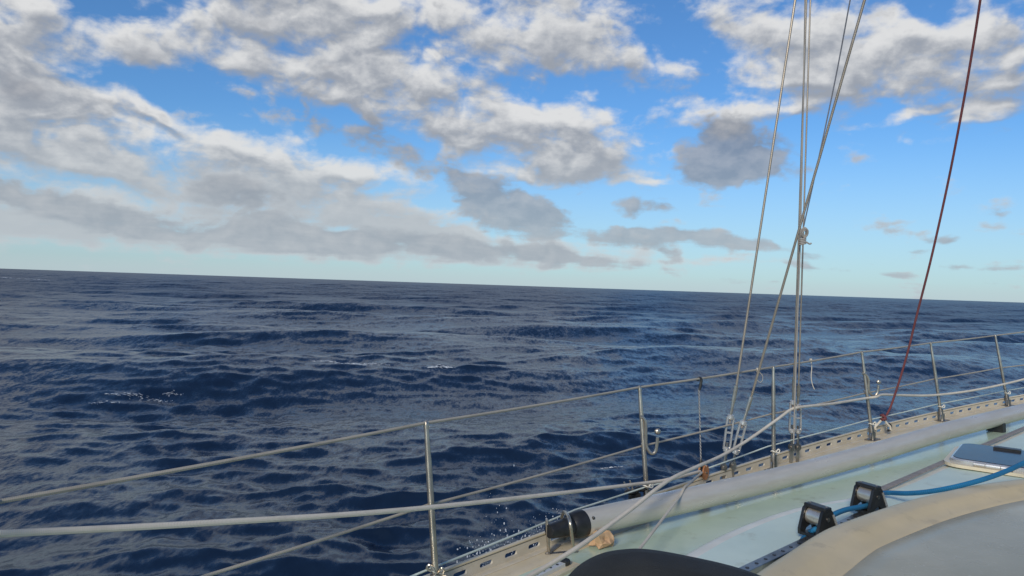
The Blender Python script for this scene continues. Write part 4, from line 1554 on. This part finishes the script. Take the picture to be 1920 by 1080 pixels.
# ------------------------------------------------------------------ black padded cover at the bottom edge
YC = 1.25
prof = [(1035, 1150), (1052, 1110), (1078, 1078), (1105, 1058), (1140, 1043), (1180, 1036.5), (1215, 1036), (1260, 1042), (1310, 1052), (1360, 1063), (1410, 1077), (1460, 1098), (1500, 1135)]
crest = spline([P(a, b_, YC) for a, b_ in prof], 5)
rows = []
for p in crest:
    h = p.z - (EYE - 0.80)
    sec = []
    for q in range(13):
        a = math.pi * q / 12
        sec.append(Vector((p.x, p.y + 0.15 * math.cos(a) * max(0.12, min(1, h / 0.34)), (EYE - 0.80) + h * math.sin(a) ** 0.6 if 0 < q < 12 else EYE - 0.80)))
    rows.append(sec)
o = strip(rows, 'padded_cover', MAT['black_fabric'], None)
tag(o, 'rounded black padded cover bulging in at the bottom edge', 'cover')

# ------------------------------------------------------------------ foam and spray


def sea_hit(px, py):
    d = ray(px, py)
    z = 0.0
    for _ in range(12):
        t = (z - EYE) / d.z
        p = Vector((0, 0, EYE)) + d * t
        z = 0.5 * z + 0.5 * float(sea_many(np.array([p.x]), np.array([p.y]))[0])
    return p


def sea_many(x, y):
    gx, gy = x.copy(), y.copy()
    d = np.maximum(np.hypot(x, y) * ratio, 0.02)
    for _ in range(5):
        a, b_, z = waves(gx, gy, d)
        gx, gy = x - a, y - b_
    return z


def foam_threads(name, specs, label):
    """lacy threads of foam lying on the water along a crest: (x, y, length, depth, number, width, tilt)"""
    mb = MB()
    paths, widths = [], []
    for (px_, py_, wx, wy, n, wd, tilt) in specs:
        c = sea_hit(px_, py_)
        for q in range(n):
            t = random.uniform(-1, 1)
            x = c.x + t * wx
            y = c.y + tilt * t * wx + random.gauss(0, 1) * wy * (1.1 - abs(t))
            hd_ = random.gauss(math.atan(tilt), 0.5) + (math.pi if random.random() < 0.5 else 0)
            ln = random.uniform(3, 12) * wd
            pth = []
            for j in range(6):
                pth.append((x, y))
                hd_ += random.gauss(0, 0.55)
                x += math.cos(hd_) * ln / 5
                y += math.sin(hd_) * ln / 5 * 0.7
            paths.append(pth)
            widths.append(wd * random.uniform(0.25, 1.0))
    flat_ = np.array([p for pth in paths for p in pth])
    zs = sea_many(flat_[:, 0], flat_[:, 1])
    i = 0
    for pth, wd in zip(paths, widths):
        vs, fs = [], []
        for j, (x, y) in enumerate(pth):
            w_ = wd * math.sin(math.pi * (j + 0.5) / 6) * random.uniform(0.5, 1.2)
            z = zs[i]
            i += 1
            vs += [Vector((x - w_ * 0.3, y - w_, z + 0.004)), Vector((x, y, z + 0.006 + w_ * 0.4)), Vector((x + w_ * 0.3, y + w_, z + 0.004))]
            if j:
                o_ = (j - 1) * 3
                fs += [(o_, o_ + 3, o_ + 4, o_ + 1), (o_ + 1, o_ + 4, o_ + 5, o_ + 2)]
        mb.add(vs, fs)
    o = mb.build(name, MAT['foam'])
    tag(o, label, 'foam', kind='stuff')


foam_threads('sea_foam', [(645, 682, 0.85, 0.06, 70, 0.012, 0.05), (700, 684, 0.5, 0.10, 30, 0.010, 0.1), (825, 688, 0.30, 0.05, 70, 0.013, 0.3), (262, 745, 0.62, 0.10, 80, 0.008, 0.22), (200, 754, 0.3, 0.10, 25, 0.007, 0.2), (325, 738, 0.2, 0.06, 25, 0.008, 0.2),
                          (45, 525, 6.0, 0.5, 40, 0.10, 0.0), (700, 560, 1.0, 0.15, 10, 0.04, 0.0), (1145, 877, 0.10, 0.03, 16, 0.006, 0.2)], 'thin white foam streaks on the wave crests')
mb = MB()
for (px_, py_, dd, n, sx_, sz_) in ((1050, 988, 3.95, 150, 0.055, 0.045), (1015, 1003, 3.8, 70, 0.05, 0.03), (945, 1030, 3.6, 60, 0.09, 0.035), (905, 1043, 3.45, 110, 0.05, 0.030), (975, 1014, 3.7, 50, 0.06, 0.03),
                                (935, 962, 3.9, 14, 0.06, 0.10), (930, 985, 3.9, 16, 0.03, 0.07)):
    c = P(px_, py_, dd)
    for q in range(n):
        p = c + Vector((random.gauss(0, sx_), random.gauss(0, 0.06), random.gauss(0, sz_)))
        r = random.choice((0.0012, 0.0016, 0.0022, 0.0034)) * random.uniform(0.7, 1.3)
        mb.ball(p, r, 6, (1, 1, random.uniform(0.8, 2.0)))
o = mb.build('sea_spray', MAT['foam'])
tag(o, 'white spray droplets thrown up outside the toe rail', 'spray', kind='stuff')
